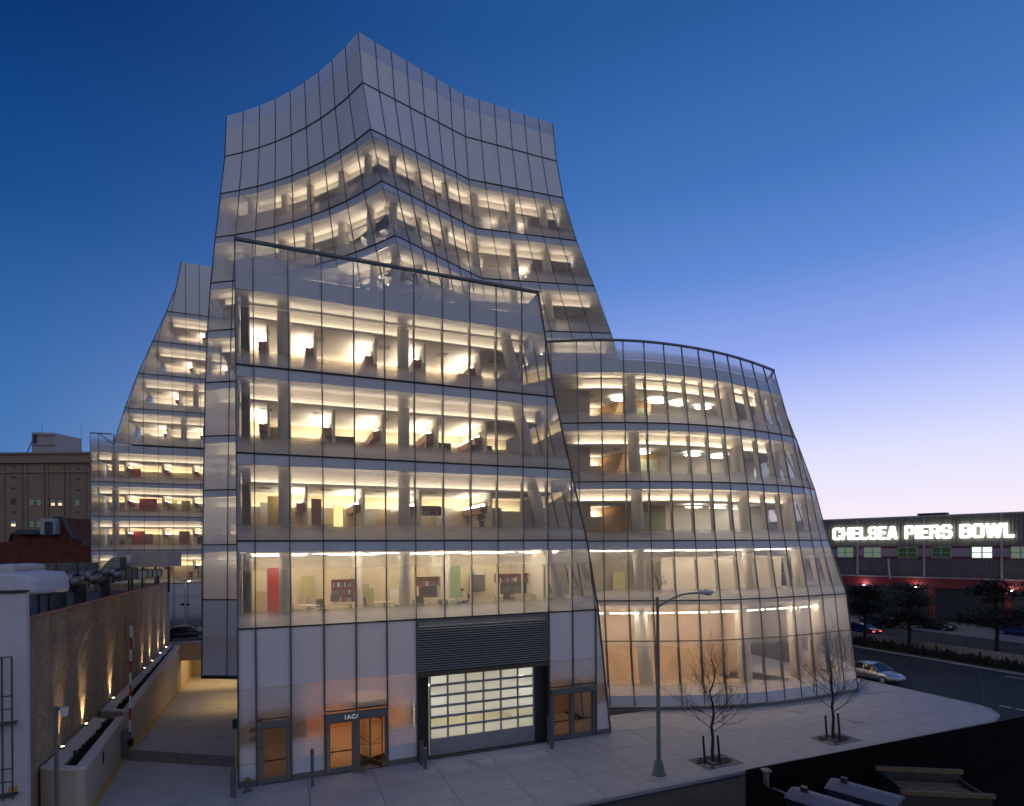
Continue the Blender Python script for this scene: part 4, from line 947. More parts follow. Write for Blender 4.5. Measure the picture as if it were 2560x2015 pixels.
for z in (2.2, 2.7, 5.0, 5.5, 7.0): fesc.bar(cw_ - D * .3 - NN * .5 + UP * z, e_ - NN * .5 + UP * z, .04, .04)
for k in range(7): fesc.bar(cw_ - D * (.3 + .3 * k) - NN * .5 + UP * 1.5, cw_ - D * (.3 + .3 * k) - NN * .5 + UP * 7.0, .05, .05, NN)
ob('fire_escape', fesc, GRN, WBd, world=True)
ob('yellow_notice', MB().hexa([cw_ - D * .6 - NN * .03 + UP * 1.5, cw_ - D * .32 - NN * .03 + UP * 1.5, cw_ - D * .32 - NN * .005 + UP * 1.5, cw_ - D * .6 - NN * .005 + UP * 1.5, cw_ - D * .6 - NN * .03 + UP * 1.85, cw_ - D * .32 - NN * .03 + UP * 1.85, cw_ - D * .32 - NN * .005 + UP * 1.85, cw_ - D * .6 - NN * .005 + UP * 1.85]), YEL, WBd, world=True)
# wall uplights
for i, (x, y, lab) in enumerate(((145, 1850, 'uplight at the wall foot behind the camera pole'), (206, 1790, 'second uplight from the camera pole, at the wall foot'), (275, 1723, 'third uplight from the camera pole, nearest the barrier arm'), (355, 1648, 'fourth uplight along the wall, first of the far four'), (374, 1632, 'fifth uplight along the brick wall'), (395, 1617, 'sixth uplight along the brick wall'), (410, 1602, 'last uplight near the far end of the brick wall'))):
    a, b = ray(x, y); Y = (-20.1 + .428 * 24.5) / (a + .428); p = Vector((bwx(Y) + .2, Y, 2.07))
    U = thing('uplight', lab, 'lamp', p, group='uplights along the brick wall')
    ob('lamp_body', MB().cyl((0, 0, 0), (0, 0, .1), .08, .09, 12), DKM, U); ob('lens', MB().cyl((0, 0, .1), (0, 0, .11), .06, .06, 12), emat('uplight_lens', (1, .75, .45), 20), U)
    ld = bpy.data.lights.new('uplight_beam', 'SPOT'); ld.energy = (360, 520, 420, 330, 450, 380, 300)[i]; ld.color = (1, .68, .38); ld.spot_size = math.radians(50); ld.spot_blend = .9; ld.shadow_soft_size = .04
    lo = bpy.data.objects.new('uplight_beam', ld); COL.objects.link(lo); lo.parent = U; lo.location = (0, 0, .14); lo.rotation_euler = Vector((bwx(Y + .1) - bwx(Y) - .16, .0, 1)).to_track_quat('-Z', 'Y').to_euler()

# ================================================================== FAR LEFT BUILDINGS
TAN = mat('tan_masonry', (.31, .235, .165), .9, noise=.08, scale=.4, bump=.06); TAND = mat('tan_trim', (.30, .25, .19), .9)
Yw = 130.0
p0, p1 = pY(-160, 1133, Yw), pY(330, 1133, Yw); zt = p0.z
WH = thing('warehouse', 'tall tan masonry warehouse with pilasters and small scattered windows', 'building', (p0.x, Yw, 0))
ob('wall', MB().bx(p0.x, p1.x, Yw, Yw + 25, 0, zt), TAN, WH, world=True)
for ya, yb, pr_ in ((1131, 1136, .4), (1152, 1158, .7), (1178, 1182, .35)):
    za, zb = pY(100, yb, Yw).z, pY(100, ya, Yw).z; ob('cornice', MB().bx(p0.x - .2, p1.x + .2, Yw - pr_, Yw - .003, za, zb), TAND, WH, world=True)
for x in (-60, 10, 55, 67, 110, 120, 160, 173, 214):
    a = pY(x, 1300, Yw).x; ob('pilaster', MB().bx(a - .22, a + .22, Yw - .25, Yw - .002, 0, pY(x, 1159, Yw).z), TAN, WH, world=True)
WDK = mat('window_dark', (.02, .025, .03), .15); WLIT = emat('window_lit', (1.0, .78, .5), 1.1); WDIM = emat('window_dim', (.55, .8, .75), .12)
FRM = mat('window_frame', (.12, .13, .13), .6)
wins = [(33, 1253, 11, 14, 0), (80, 1256, 10, 14, 2), (98, 1257, 10, 14, 2), (133, 1257, 9, 14, 1), (151, 1257, 10, 14, 1), (194, 1256, 10, 14, 2), (34, 1309, 11, 14, 1), (80, 1311, 10, 14, 2), (98, 1311, 10, 14, 2), (195, 1310, 10, 13, 1), (195, 1336, 10, 11, 1), (212, 1335, 6, 9, 0), (98, 1333, 10, 6, 1)]
for x, y in ((33, 1166), (194, 1172), (33, 1193), (194, 1198), (33, 1221), (194, 1225), (34, 1280), (194, 1281)): wins.append((x, y, 8, 4, 0))
for x, y, w, h, k in wins:
    a, b = pY(x - w / 2, y + h / 2, Yw), pY(x + w / 2, y - h / 2, Yw)
    f = ob('window', MB().bx(a.x - .06, b.x + .06, Yw - .06, Yw - .002, a.z - .06, b.z + .06), FRM, WH, world=True)
    mz = (a.z + b.z) / 2
    ob('window_glass', MB().bx(a.x, b.x, Yw - .075, Yw - .061, a.z, mz - .04), [WDK, WLIT, WDIM][k], f, world=True)
    ob('window_glass', MB().bx(a.x, b.x, Yw - .075, Yw - .061, mz + .04, b.z), [WDK, WLIT if h < 12 else WDIM, WDIM][k], f, world=True)
a, b = pY(80, 1136, 134), pY(163, 1080, 134); PW = mat('penthouse_paint', (.40, .36, .38), .8, noise=.1)
ph_ = ob('penthouse', MB().hexa([(a.x, 134, zt - .3), (b.x - 2.5, 134, zt - .3), (b.x, 139, zt - .3), (a.x, 141, zt - .3), (a.x, 134, b.z), (b.x - 2.5, 134, b.z - .2), (b.x, 139, b.z - .6), (a.x, 141, b.z)]), PW, WH, world=True)
ob('penthouse_door', MB().bx(a.x + .3, a.x + 1.2, 133.9, 133.99, b.z - 2.6, b.z - .5), DKM, ph_, world=True)
ob('rail_band', MB().bx(a.x - .05, b.x - 2.4, 133.85, 133.95, b.z - .9, b.z - .8).bx(a.x - .05, b.x - 2.4, 133.85, 133.95, b.z - 3.2, b.z - 3.1), DKM, ph_, world=True)
ob('antenna', MB().cyl((b.x, 139, zt), (b.x, 139, b.z + 2.6), .06, .03, 6).cyl((a.x + 1.6, 135, b.z - .1), (a.x + 1.6, 135, b.z + 2.0), .05, .03, 6).cyl((a.x - 1.4, 134, zt), (a.x, 134, b.z - 2.2), .1, .1, 6), DKM, ph_, world=True)
RED = mat('dark_red_brick', (.13, .035, .022), .95, noise=.4, scale=.9, bump=.3, bscale=10)
sil = [(-120, 1357), (25, 1355), (31, 1336), (60, 1333), (93, 1336), (136, 1341), (136, 1294), (156, 1294), (168, 1318), (181, 1345), (209, 1354), (210, 1364), (232, 1367), (232, 1440), (-120, 1440)]
Yr = 78.0
RB = thing('red_brick_building', 'dark red brick building with a stepped and sloping parapet below the warehouse', 'building', (pY(100, 1440, Yr).x, Yr, 0))
pts = [pY(x, y, Yr) for x, y in sil]; pts[-1].z = pts[-2].z = 0
ob('wall', MB().extr(list(reversed(pts)), (0, 6, 0)), RED, RB, world=True)
cop = MB()
for a, b in zip(pts[1:12], pts[2:13]): cop.bar(a + Vector((0, -.02, .06)), b + Vector((0, -.02, .06)), .5, .14)
ob('coping', cop, mat('lead_coping', (.05, .05, .052), .6), RB, world=True)
a, b = pY(106, 1336, Yr - 1), pY(137, 1296, Yr - 1)
bh = ob('bulkhead', MB().bx(a.x, b.x - .02, Yr - 1.3, Yr - .02, a.z, b.z), mat('pale_trim', (.42, .43, .47), .7), RB, world=True)
ob('bulkhead_opening', MB().bx(a.x + .55, b.x - .06, Yr - 1.33, Yr - 1.302, a.z + .02, b.z - .45), DKM, bh, world=True)
ob('skylight', MB().extr([pY(30, 1336, Yr - 1), pY(92, 1336, Yr - 1), pY(82, 1324, Yr - 1), pY(42, 1324, Yr - 1)], (0, .9, 0)), mat('green_copper', (.05, .07, .06), .6), RB, world=True)

# ================================================================== BOWLING HALL ACROSS THE HIGHWAY
CO = Vector((52, 95, 0)); CD = Vector((16, -19, 0)).normalized(); CN = Vector((CD.y, -CD.x, 0))       # CN points to the camera side
if CN.dot(-CO) < 0: CN = -CN
def con(x, y):
    a, b = ray(x, y); Y = CO.dot(CN) / Vector((a, 1, 0)).dot(CN); p = Vector((a * Y, Y, 0)); return (p - CO).dot(CD), H + b * Y
def CP(s, z, t=0): return CO + CD * s + UP * z + CN * t
def cbox(name, s0, s1, t0, t1, z0, z1, m, parent): return ob(name, MB().hexa([CP(s0, z0, t0), CP(s1, z0, t0), CP(s1, z0, t1), CP(s0, z0, t1), CP(s0, z1, t0), CP(s1, z1, t0), CP(s1, z1, t1), CP(s0, z1, t1)]), m, parent, world=True)
s_of = lambda x: con(x, 1370)[0]
CHB = thing('bowling_hall', 'long grey corrugated metal hall across the highway with a window band', 'building', CO)
SL, SR = -14.0, 42.0
def corr(z0, z1, name, m):
    g = MB(); k = SL; pr = [(0, 0), (.16, 0), (.2, .09), (.36, .09), (.4, 0)]
    while k < SR:
        for (a, ta), (b, tb) in zip(pr[:-1], pr[1:]): g.quad(CP(k + a, z0, ta), CP(k + b, z0, tb), CP(k + b, z1, tb), CP(k + a, z1, ta))
        k += .4
    return ob(name, g, m, CHB, world=True)
CORR = mat('corrugated_grey', (.20, .195, .17), .55, .2, noise=.12, scale=.5)
corr(10.9, 15.15, 'upper_cladding', CORR); corr(6.35, 9.0, 'lower_cladding', mat('corrugated_mauve', (.17, .14, .14), .55, .2, noise=.15, scale=.5))
cbox('wall_core', SL, SR, -12, -.05, 0, 15.0, DKM, CHB)
cbox('roof_edge', SL, SR, -.05, .18, 15.15, 15.4, mat('pale_metal', (.42, .38, .36), .5), CHB); cbox('roof_hatch', s_of(2292), s_of(2364), -2, -.4, 15.4, 15.75, DKM, CHB)
MAR = mat('maroon_band', (.16, .03, .04), .6); MAU = mat('mauve_panel', (.33, .27, .30), .7)
cbox('band_panel', SL, SR, -.04, .03, 9.05, 10.85, MAU, CHB); cbox('maroon_strip', SL, SR, .031, .05, 10.55, 10.84, MAR, CHB); cbox('maroon_strip', SL, SR, .031, .05, 9.06, 9.35, MAR, CHB)
GW = emat('hall_window_dim', (.55, .75, .55), .22); GW2 = emat('hall_window_dark', (.25, .45, .22), .06); GWL = emat('hall_window_lit', (.85, 1.0, .85), 1.2)
for i, (x0, x1, m) in enumerate(((2095, 2133, GW), (2161, 2202, GW), (2247, 2291, GW2), (2332, 2376, GW2), (2431, 2480, GWL), (2529, 2575, GW))):
    a, b = s_of(x0), s_of(x1)
    w = cbox('window', a - .12, b + .12, .05, .12, 9.1, 10.8, mat('window_white', (.45, .43, .42), .6), CHB)
    mid = (a + b) / 2; zm = 9.95
    for u0, u1 in ((a, mid - .08), (mid + .08, b)):
        for v0, v1 in ((9.22, zm - .05), (zm + .05, 10.68)): cbox('window_glass', u0, u1, .125, .14, v0, v1, m, w)
for x in (2145, 2311, 2505): s = s_of(x); cbox('pilaster', s - .14, s + .14, .1, .3, 6.4, 15.14, mat('pale_metal', (.42, .38, .36), .5), CHB)
cbox('eaves_trim', SL, SR, -.05, .4, 6.18, 6.34, mat('pale_metal', (.42, .38, .36), .5), CHB); cbox('red_beam', SL, SR, -.05, .32, 4.75, 6.17, mat('red_paint', (.24, .03, .03), .55, noise=.1), CHB)
cbox('lower_wall', SL, SR, -2.0, -1.6, 0, 4.75, mat('navy_wall', (.012, .014, .04), .8), CHB)
for x in (2150, 2330, 2520): s = s_of(x); cbox('column', s - .35, s + .35, -.2, .3, 0, 4.74, mat('red_paint', (.24, .03, .03), .55), CHB)
for x in (2163, 2292, 2531):
    s = s_of(x); f = cbox('floodlight', s - .16, s + .16, .5, .7, 4.7, 4.9, DKM, CHB); cbox('floodlight_lens', s - .13, s + .13, .71, .73, 4.72, 4.88, emat('flood', (1, .9, .95), 40), f)
    ld = bpy.data.lights.new('flood_beam', 'POINT'); ld.energy = 45; ld.color = (1, .82, .88); ld.shadow_soft_size = .12
    lo = bpy.data.objects.new('flood_beam', ld); COL.objects.link(lo); lo.parent = CHB; lo.location = CP(s, 5.0, .95) - CHB.location
for x0, x1, m in ((2455, 2486, emat('shop_glow', (.9, .85, .5), .35)), (2530, 2575, emat('shop_glow', (.9, .85, .5), .35))): cbox('shop_window', s_of(x0), s_of(x1), -1.6, -1.55, 2.6, 3.6, m, CHB)
tag(ob('flag', MB().quad(CP(s_of(2223), 9.0, .9), CP(s_of(2228), 9.0, .8), CP(s_of(2231), 6.0, .8), CP(s_of(2227), 5.9, .9)), mat('flag_cloth', (.35, .38, .5), .8)), 'pale narrow flag hanging on the front of the bowling hall', 'flag')
# illuminated letters built from strokes on a 1 x 1 cell
Wd = .235
def r_(x0, x1, y0, y1): return [(x0, y0), (x1, y0), (x1, y1), (x0, y1)]
c_ = .13; hb = .14
GLY = {
 'C': (.8, [[(c_, 0), (.8 - c_, 0), (.8, c_), (.8, .34), (.8 - Wd, .34), (.8 - Wd, hb), (Wd, hb), (Wd, 1 - hb), (.8 - Wd, 1 - hb), (.8 - Wd, .66), (.8, .66), (.8, 1 - c_), (.8 - c_, 1), (c_, 1), (0, 1 - c_), (0, c_)]]),
 'H': (.8, [r_(0, Wd, 0, 1), r_(.8 - Wd, .8, 0, 1), r_(Wd, .8 - Wd, .41, .59)]),
 'E': (.68, [r_(0, Wd, 0, 1), r_(Wd, .68, 0, hb), r_(Wd, .62, .42, .58), r_(Wd, .68, 1 - hb, 1)]),
 'L': (.68, [r_(0, Wd, 0, 1), r_(Wd, .68, 0, hb + .03)]),
 'S': (.8, [[(c_, 0), (.8 - c_, 0), (.8, c_), (.8, .5), (.8 - c_, .6), (Wd, .6), (Wd, 1 - hb), (.8 - Wd, 1 - hb), (.8 - Wd, .72), (.8, .72), (.8, 1 - c_), (.8 - c_, 1), (c_, 1), (0, 1 - c_), (0, .52), (c_, .43), (.8 - Wd, .43), (.8 - Wd, hb), (Wd, hb), (Wd, .3), (0, .3), (0, c_)]]),
 'A': (.86, [[(0, 0), (.27, 0), (.31, .18), (.55, .18), (.59, 0), (.86, 0), (.62, 1), (.24, 1)]]),
 'P': (.76, [r_(0, Wd, 0, 1), [(Wd, 1), (Wd, 1 - hb), (.76 - Wd, 1 - hb), (.76 - Wd, .5), (Wd, .5), (Wd, .34), (.76 - c_, .34), (.76, .34 + c_), (.76, 1 - c_), (.76 - c_, 1)]]),
 'I': (Wd + .04, [r_(0, Wd + .04, 0, 1)]),
 'R': (.8, [r_(0, Wd, 0, 1), [(Wd, 1), (Wd, 1 - hb), (.78 - Wd, 1 - hb), (.78 - Wd, .56), (Wd, .56), (Wd, .42), (.44, .42), (.53, 0), (.8, 0), (.7, .46), (.78, .54), (.78, 1 - c_), (.78 - c_, 1)]]),
 'B': (.8, [r_(0, Wd, 0, 1), [(Wd, 1), (Wd, 1 - hb), (.8 - Wd, 1 - hb), (.8 - Wd, .58), (Wd, .58), (Wd, .44), (.8 - Wd, .44), (.8 - Wd, hb), (Wd, hb), (Wd, 0), (.8 - c_, 0), (.8, c_), (.8, .44), (.74, .51), (.8, .58), (.8, 1 - c_), (.8 - c_, 1)]]),
 'O': (.82, [[(c_, 0), (.41, 0), (.41, hb), (Wd, hb), (Wd, 1 - hb), (.41, 1 - hb), (.41, 1), (c_, 1), (0, 1 - c_), (0, c_)], [(.41, 0), (.82 - c_, 0), (.82, c_), (.82, 1 - c_), (.82 - c_, 1), (.41, 1), (.41, 1 - hb), (.82 - Wd, 1 - hb), (.82 - Wd, hb), (.41, hb)]]),
 'W': (1.14, [[(.17, 0), (.47, 0), (.57, .5), (.67, 0), (.97, 0), (1.14, 1), (.88, 1), (.8, .42), (.68, 1), (.46, 1), (.34, .42), (.26, 1), (0, 1)]]),
}
txt = 'CHELSEA PIERS BOWL'; gap = .08
tot = sum((GLY[c][0] + gap) if c != ' ' else .5 for c in txt) - gap
sa, sb = s_of(2084), s_of(2537); k = (sb - sa) / tot
SG = thing('illuminated_sign', 'glowing white sign reading CHELSEA PIERS BOWL on the corrugated hall', 'sign', CP(sa, 12.0, .3))
E_SIGN = emat('sign_glow', (1.0, .98, .88), 5.0); u = sa
for c in txt:
    if c == ' ': u += .5 * k; continue
    g = MB()
    for poly in GLY[c][1]: g.extr([CP(u + x * k, 12.0 + y * 1.92, .28) for x, y in poly], CN * .12)
    ob('letter', g, E_SIGN, SG, world=True); u += (GLY[c][0] + gap) * k

# ================================================================== TREES
BARK = mat('dark_bark', (.022, .020, .018), .9)
def bare_tree(label, base, hgt, seed, grp):
    R = random.Random(seed); T = thing('bare_tree', label, 'tree', base, group=grp)
    trunk = MB(); br = MB()
    pts = [Vector((0, 0, -.05))]; n = 9
    for i in range(1, n + 1): pts.append(Vector((R.uniform(-.05, .05) * i * .5, R.uniform(-.05, .05) * i * .5, hgt * .86 * i / n)))
    rad = [.085 * (1 - i / (n + 1)) ** .9 + .008 for i in range(n + 1)]
    trunk.tube(pts, rad, 7)
    def grow(p, d, L, r, lev):
        q = p; nseg = 3
        for k in range(nseg):
            d = (d + Vector((R.uniform(-.25, .25), R.uniform(-.25, .25), R.uniform(-.02, .3)))).normalized(); e = q + d * (L / nseg); br.cyl(q, e, r * (1 - .25 * k), r * (1 - .25 * (k + 1)), 4, cap=False)
            if lev > 0:
                for m in range(R.choice((1, 2, 2))):
                    ax = Vector((R.uniform(-1, 1), R.uniform(-1, 1), R.uniform(-.3, .7))); nd = (d * .75 + ax.normalized() * .75).normalized(); grow(e, nd, L * R.uniform(.45, .65), r * .55, lev - 1)
            q = e
    nb = 20
    for i in range(nb):
        f = .28 + .68 * i / nb; h = hgt * .86 * f; j = min(n - 1, int(f * n)); p = pts[j].lerp(pts[j + 1], f * n - j)
        a = i * 2.4 + R.uniform(-.4, .4); L = hgt * (.34 * (1 - (f - .28) * .95)) * R.uniform(.8, 1.15)
        grow(p, Vector((math.cos(a), math.sin(a), .38 + .5 * f)).normalized(), L, .026 * (1.25 - f), 2)
    grow(pts[-1], UP, hgt * .16, .012, 2)
    ob('trunk', trunk, BARK, T); ob('crown', br, BARK, T); return T
def tree_pit(label, base, rz):
    P = thing('tree_pit', label, 'tree pit', base, rz, 'tree pits in the pavement')
    g = MB().bx(-1.15, 1.15, -.75, .75, .004, .012); ob('soil', g, mat('pit_soil', (.035, .03, .022), .95, noise=.5, scale=5, bump=.6), P)
    R = random.Random(5)
    for i in range(9):
        for k in range(6):
            if 2 <= i <= 6 and 1 <= k <= 4 and R.random() < .9: continue
            if R.random() < .25: continue
            ob('sett', MB().bx(-1.15 + i * .256, -1.15 + i * .256 + .235, -.75 + k * .25, -.75 + k * .25 + .23, .01, .02 + R.uniform(0, .012)), mat('pit_sett', (.20, .20, .19), .85, noise=.2), P)
for i, (bx_, st_, h, lab, plab) in enumerate(((pz(1782, 1904), [(1763, 1911, 1840), (1800, 1907, 1839)], 6.2, 'bare young street tree beside the lamp post, between two stakes', 'tree pit of the bare tree beside the lamp post'), (pz(2083, 1848), [(2067, 1842, 1789), (2100, 1849, 1783)], 6.4, 'bare young street tree near the street corner, between two stakes', 'tree pit of the bare tree near the street corner'))):
    bare_tree(lab, bx_, h, 21 + i * 7, 'bare street trees')
    tree_pit(plab, bx_ + D * .15 - NN * .05, RZ)
    for k, (x, y0, y1) in enumerate(st_):
        b = pz(x, y0); sc_ = FP / b.y; hh = (y0 - y1) / sc_
        o = ob('tree_stake', MB().cyl((0, 0, -.05), (random.uniform(-.12, .12), 0, hh), .065, .055, 8), BARK, loc=b)
        tag(o, ('left' if k == 0 else 'right') + (' dark wooden stake by the tree next to the lamp post' if i == 0 else ' dark wooden stake by the tree near the corner'), 'stake', 'tree stakes')
def pine(label, base, hgt, seed, wdt):
    R = random.Random(seed); T = thing('evergreen_tree', label, 'tree', base, group='dark evergreens on the median')
    ob('trunk', MB().tube([Vector((0, 0, -.1)), Vector((.05, 0, hgt * .3)), Vector((-.08, .05, hgt * .6)), Vector((.05, 0, hgt * .95))], [.2, .16, .11, .03], 8), BARK, T)
    g = MB(); lb = MB()
    for c in range(46):
        a = R.uniform(0, 6.3); zc = hgt * R.uniform(.38, .97); rr = wdt * (1.05 - (zc / hgt) ** 2 * .7) * R.uniform(.2, 1); c0 = Vector((math.cos(a) * rr, math.sin(a) * rr, zc)); lb.cyl(Vector((0, 0, zc - .5)), c0, .05, .02, 5)
        for k in range(110):
            p = c0 + Vector((R.gauss(0, .75), R.gauss(0, .75), R.gauss(0, .16))); v = Vector((R.uniform(-1, 1), R.uniform(-1, 1), R.uniform(-.3, .5))).normalized(); w = v.cross(UP).normalized() * .07; l = R.uniform(.25, .6)
            g.quad(p - w, p + w, p + v * l + w * .3, p + v * l - w * .3)
    ob('crown', g, mat('pine_needles', (.016, .026, .012), .8), T); ob('branches', lb, BARK, T)
for i, (x, y, h, w, lab) in enumerate(((2162, 1600, 6.6, 2.6, 'dark evergreen closest to the glass building on the highway median'), (2273, 1626, 7.0, 3.2, 'wide dark evergreen in the middle of the highway median'), (2492, 1632, 7.4, 3.8, 'largest dark evergreen on the right of the highway median'))):
    b = pz(x, y, 0); pine(lab, b, h, 40 + i, w)
g = MB(); R = random.Random(9)
for i in range(5200):
    s, t = 61.2 + abs(R.gauss(0, 1.2)), R.uniform(-12, 70); p = FR(min(s, 64.6), t, 0); an = R.uniform(0, 6.3); v = Vector((math.cos(an), math.sin(an), 0)) * .08; h = R.uniform(.2, .75)
    g.quad(p - v, p + v, p + v * .6 + UP * h + v * R.uniform(-2, 2), p - v * .6 + UP * h)
tag(ob('undergrowth', g, mat('dark_plants', (.02, .022, .014), .9)), 'low dark planting along the highway median', 'undergrowth', kind='stuff')
tag(ob('crash_barrier', MB().hexa([FR(65.0, -30, 0), FR(65.4, -30, 0), FR(65.4, 100, 0), FR(65.0, 100, 0), FR(65.13, -30, .8), FR(65.27, -30, .8), FR(65.27, 100, .8), FR(65.13, 100, .8)]), mat('barrier_concrete', (.26, .25, .24), .85, noise=.15)), 'low concrete barrier along the far side of the median', 'barrier')

# ================================================================== STREET FURNITURE
LG = mat('lamp_green_grey', (.16, .185, .175), .5, .3, noise=.1)
lb_ = pz(1647, 1936); SLp = thing('street_lamp', 'tall grey-green street lamp with one curved arm on the pavement', 'street lamp', lb_, RZ)
base = MB(); prof = [(.36, 0), (.36, .06), (.30, .1), (.2, .62), (.21, .66), (.1, .7), (.1, .74)]
for (r0, z0), (r1, z1) in zip(prof[:-1], prof[1:]): base.cyl((0, 0, z0), (0, 0, z1 + 1e-4), r0, r1, 8)
ob('base', base, LG, SLp); ob('pole', MB().cyl((0, 0, .7), (0, 0, 8.5), .11, .075, 8), LG, SLp); ob('pole_cap', MB().cyl((0, 0, 8.5), (0, 0, 8.62), .09, .05, 8), LG, SLp)
arm = [Vector((0, 0, 8.1)), Vector((.35, 0, 8.28)), Vector((.9, 0, 8.52)), Vector((1.5, 0, 8.68)), Vector((2.1, 0, 8.73)), Vector((2.5, 0, 8.73))]
ob('arm', MB().tube(arm, .045, 8), LG, SLp, smooth=True)
hd = MB().ell((2.95, 0, 8.74), .52, .17, .11, 18, 8); ob('lamp_head', hd, mat('lamp_head', (.42, .43, .45), .45), SLp, smooth=True); ob('lens', MB().ell((3.12, 0, 8.66), .25, .13, .1, 14, 6), mat('lens_glass', (.5, .5, .48), .2), SLp, smooth=True); ob('photocell', MB().cyl((2.9, 0, 8.83), (2.9, 0, 8.92), .05, .05, 8), mat('photocell_red', (.3, .05, .04), .5), SLp)
BOL = mat('bollard_steel', (.15, .155, .155), .42, .6)
for x, y, h, r, lab in ((583, 1993, 1.27, .11, 'round grey bollard at the driveway corner'), (781, 1965, 1.75, .075, 'tall slim grey post in front of the frosted panel by the entrance'), (1063, 1921.5, 1.07, .105, 'grey bollard with a rusty cap left of the garage door'), (1054, 1912, 1.22, .1, 'grey bollard close behind another, left of the garage door'), (1380, 1871, 1.1, .11, 'grey bollard right of the garage door')):
    T = thing('bollard', lab, 'bollard', pz(x, y), group='steel bollards'); ob('post', MB().cyl((0, 0, -.05), (0, 0, h - .03), r, r, 18), BOL, T, smooth=False)
    ob('cap', MB().ell((0, 0, h - .03), r, r, .04, 18, 6), mat('rusty_cap', (.35, .22, .08), .8) if 'rusty' in lab else BOL, T, smooth=True)
T = thing('bollard', 'tall dark guide post at the right jamb of the garage door', 'bollard', pz(1371, 1862), group='steel bollards'); ob('post', MB().cyl((0, 0, -.05), (0, 0, 1.6), .06, .06, 12), BOL, T); ob('cap', MB().ell((0, 0, 1.6), .06, .06, .03, 12, 6), BOL, T)
sp = pz(619, 1979); T = thing('standpipe', 'short grey standpipe with brass twin outlets against the glass wall', 'standpipe', sp)
ob('flange', MB().cyl((0, 0, 0), (0, 0, .05), .2, .18, 16), BOL, T); ob('pipe', MB().cyl((0, 0, .05), (0, 0, .5), .1, .1, 14), BOL, T); BRS = mat('brass', (.45, .32, .06), .4, .8)
for sgn in (-1, 1): ob('outlet', MB().cyl((0, 0, .53), (.17 * sgn, -.05, .56), .07, .08, 10), BRS, T)
ob('cap', MB().ell((0, 0, .56), .1, .1, .09, 12, 6), BOL, T)
# camera pole
cpz = Vector((-17.55, 22.0, 0)); T = thing('camera_pole', 'slim grey steel pole with a white dome camera beside the planter', 'camera pole', cpz)
zc = pY(140, 1766, 22.0).z; xo = pY(140, 1766, 22).x - cpz.x
ob('pole', MB().cyl((xo, 0, -.15), (xo, 0, zc), .075, .075, 8), STEEL, T); ob('bracket', MB().bx(xo, xo + .28, -.04, .04, zc - .12, zc - .05), STEEL, T)
ob('camera_housing', MB().cyl((xo + .33, 0, zc - .28), (xo + .33, 0, zc - .04), .12, .14, 14).ell((xo + .33, 0, zc - .3), .12, .12, .12, 14, 8), mat('camera_white', (.6, .62, .62), .4), T)
# barrier gate
gb = Vector((wx(30.6) + .32, 30.4, 0)); T = thing('barrier_gate', 'raised red and white striped parking barrier at the ramp', 'barrier', gb)
ob('cabinet', MB().bx(-.2, .14, -.2, .2, -.05, 1.55), mat('gate_cabinet', (.16, .15, .14), .5), T, bevel=.02); ob('control_box', MB().bx(.15, .34, -.12, .1, .7, 1.05), BARM, T)
tip = pY(328, 1564, 30.4) - gb; b0 = Vector((.2, 0, 1.45)); nS = 9; AR = mat('arm_red', (.42, .03, .03), .5); AW = mat('arm_white', (.7, .7, .7), .5)
for k in range(nS): ob('arm_section', MB().bar(b0.lerp(tip, k / nS), b0.lerp(tip, (k + 1) / nS - .001), .09, .05, Vector((0, 1, 0))), AR if k % 2 else AW, T)
ob('hanging_tip', MB().bar(tip + Vector((.02, 0, .0)), tip + Vector((.16, 0, -1.2)), .03, .03, Vector((0, 1, 0))), AW, T)
# traffic camera-like card reader by the glass corner
q = FR(-.25, 2.2); T = thing('card_reader', 'dark card reader on a yellow post at the driveway corner of the glass wall', 'card reader', q)
ob('post', MB().cyl((0, 0, 0), (0, 0, 2.2), .04, .04, 8), YEL, T); ob('reader_box', MB().bx(-.12, .1, -.1, .1, 2.2, 2.65), BARM, T)
# courtyard light pole and parked car come from the same helpers
lp = pY(464, 1603, 60.0); T = thing('courtyard_lamp', 'thin courtyard light pole with a small lit head behind the ramp beam', 'lamp', (lp.x, 60, 2.0))
ob('pole', MB().cyl((0, 0, 0), (0, 0, 5.9), .07, .06, 8), mat('pale_pole', (.4, .36, .3), .5, .3), T); ob('head', MB().bx(-.1, .55, -.1, .1, 5.85, 5.95), STEEL, T); ob('lens', MB().bx(.3, .52, -.09, .09, 5.82, 5.845), emat('yard_lamp', (1, .9, .7), 30), T)
for sgn in (-1, 1): ob('side_speaker', MB().ell((.3 * sgn, 0, 3.4), .18, .15, .15, 10, 6), BARM, T)

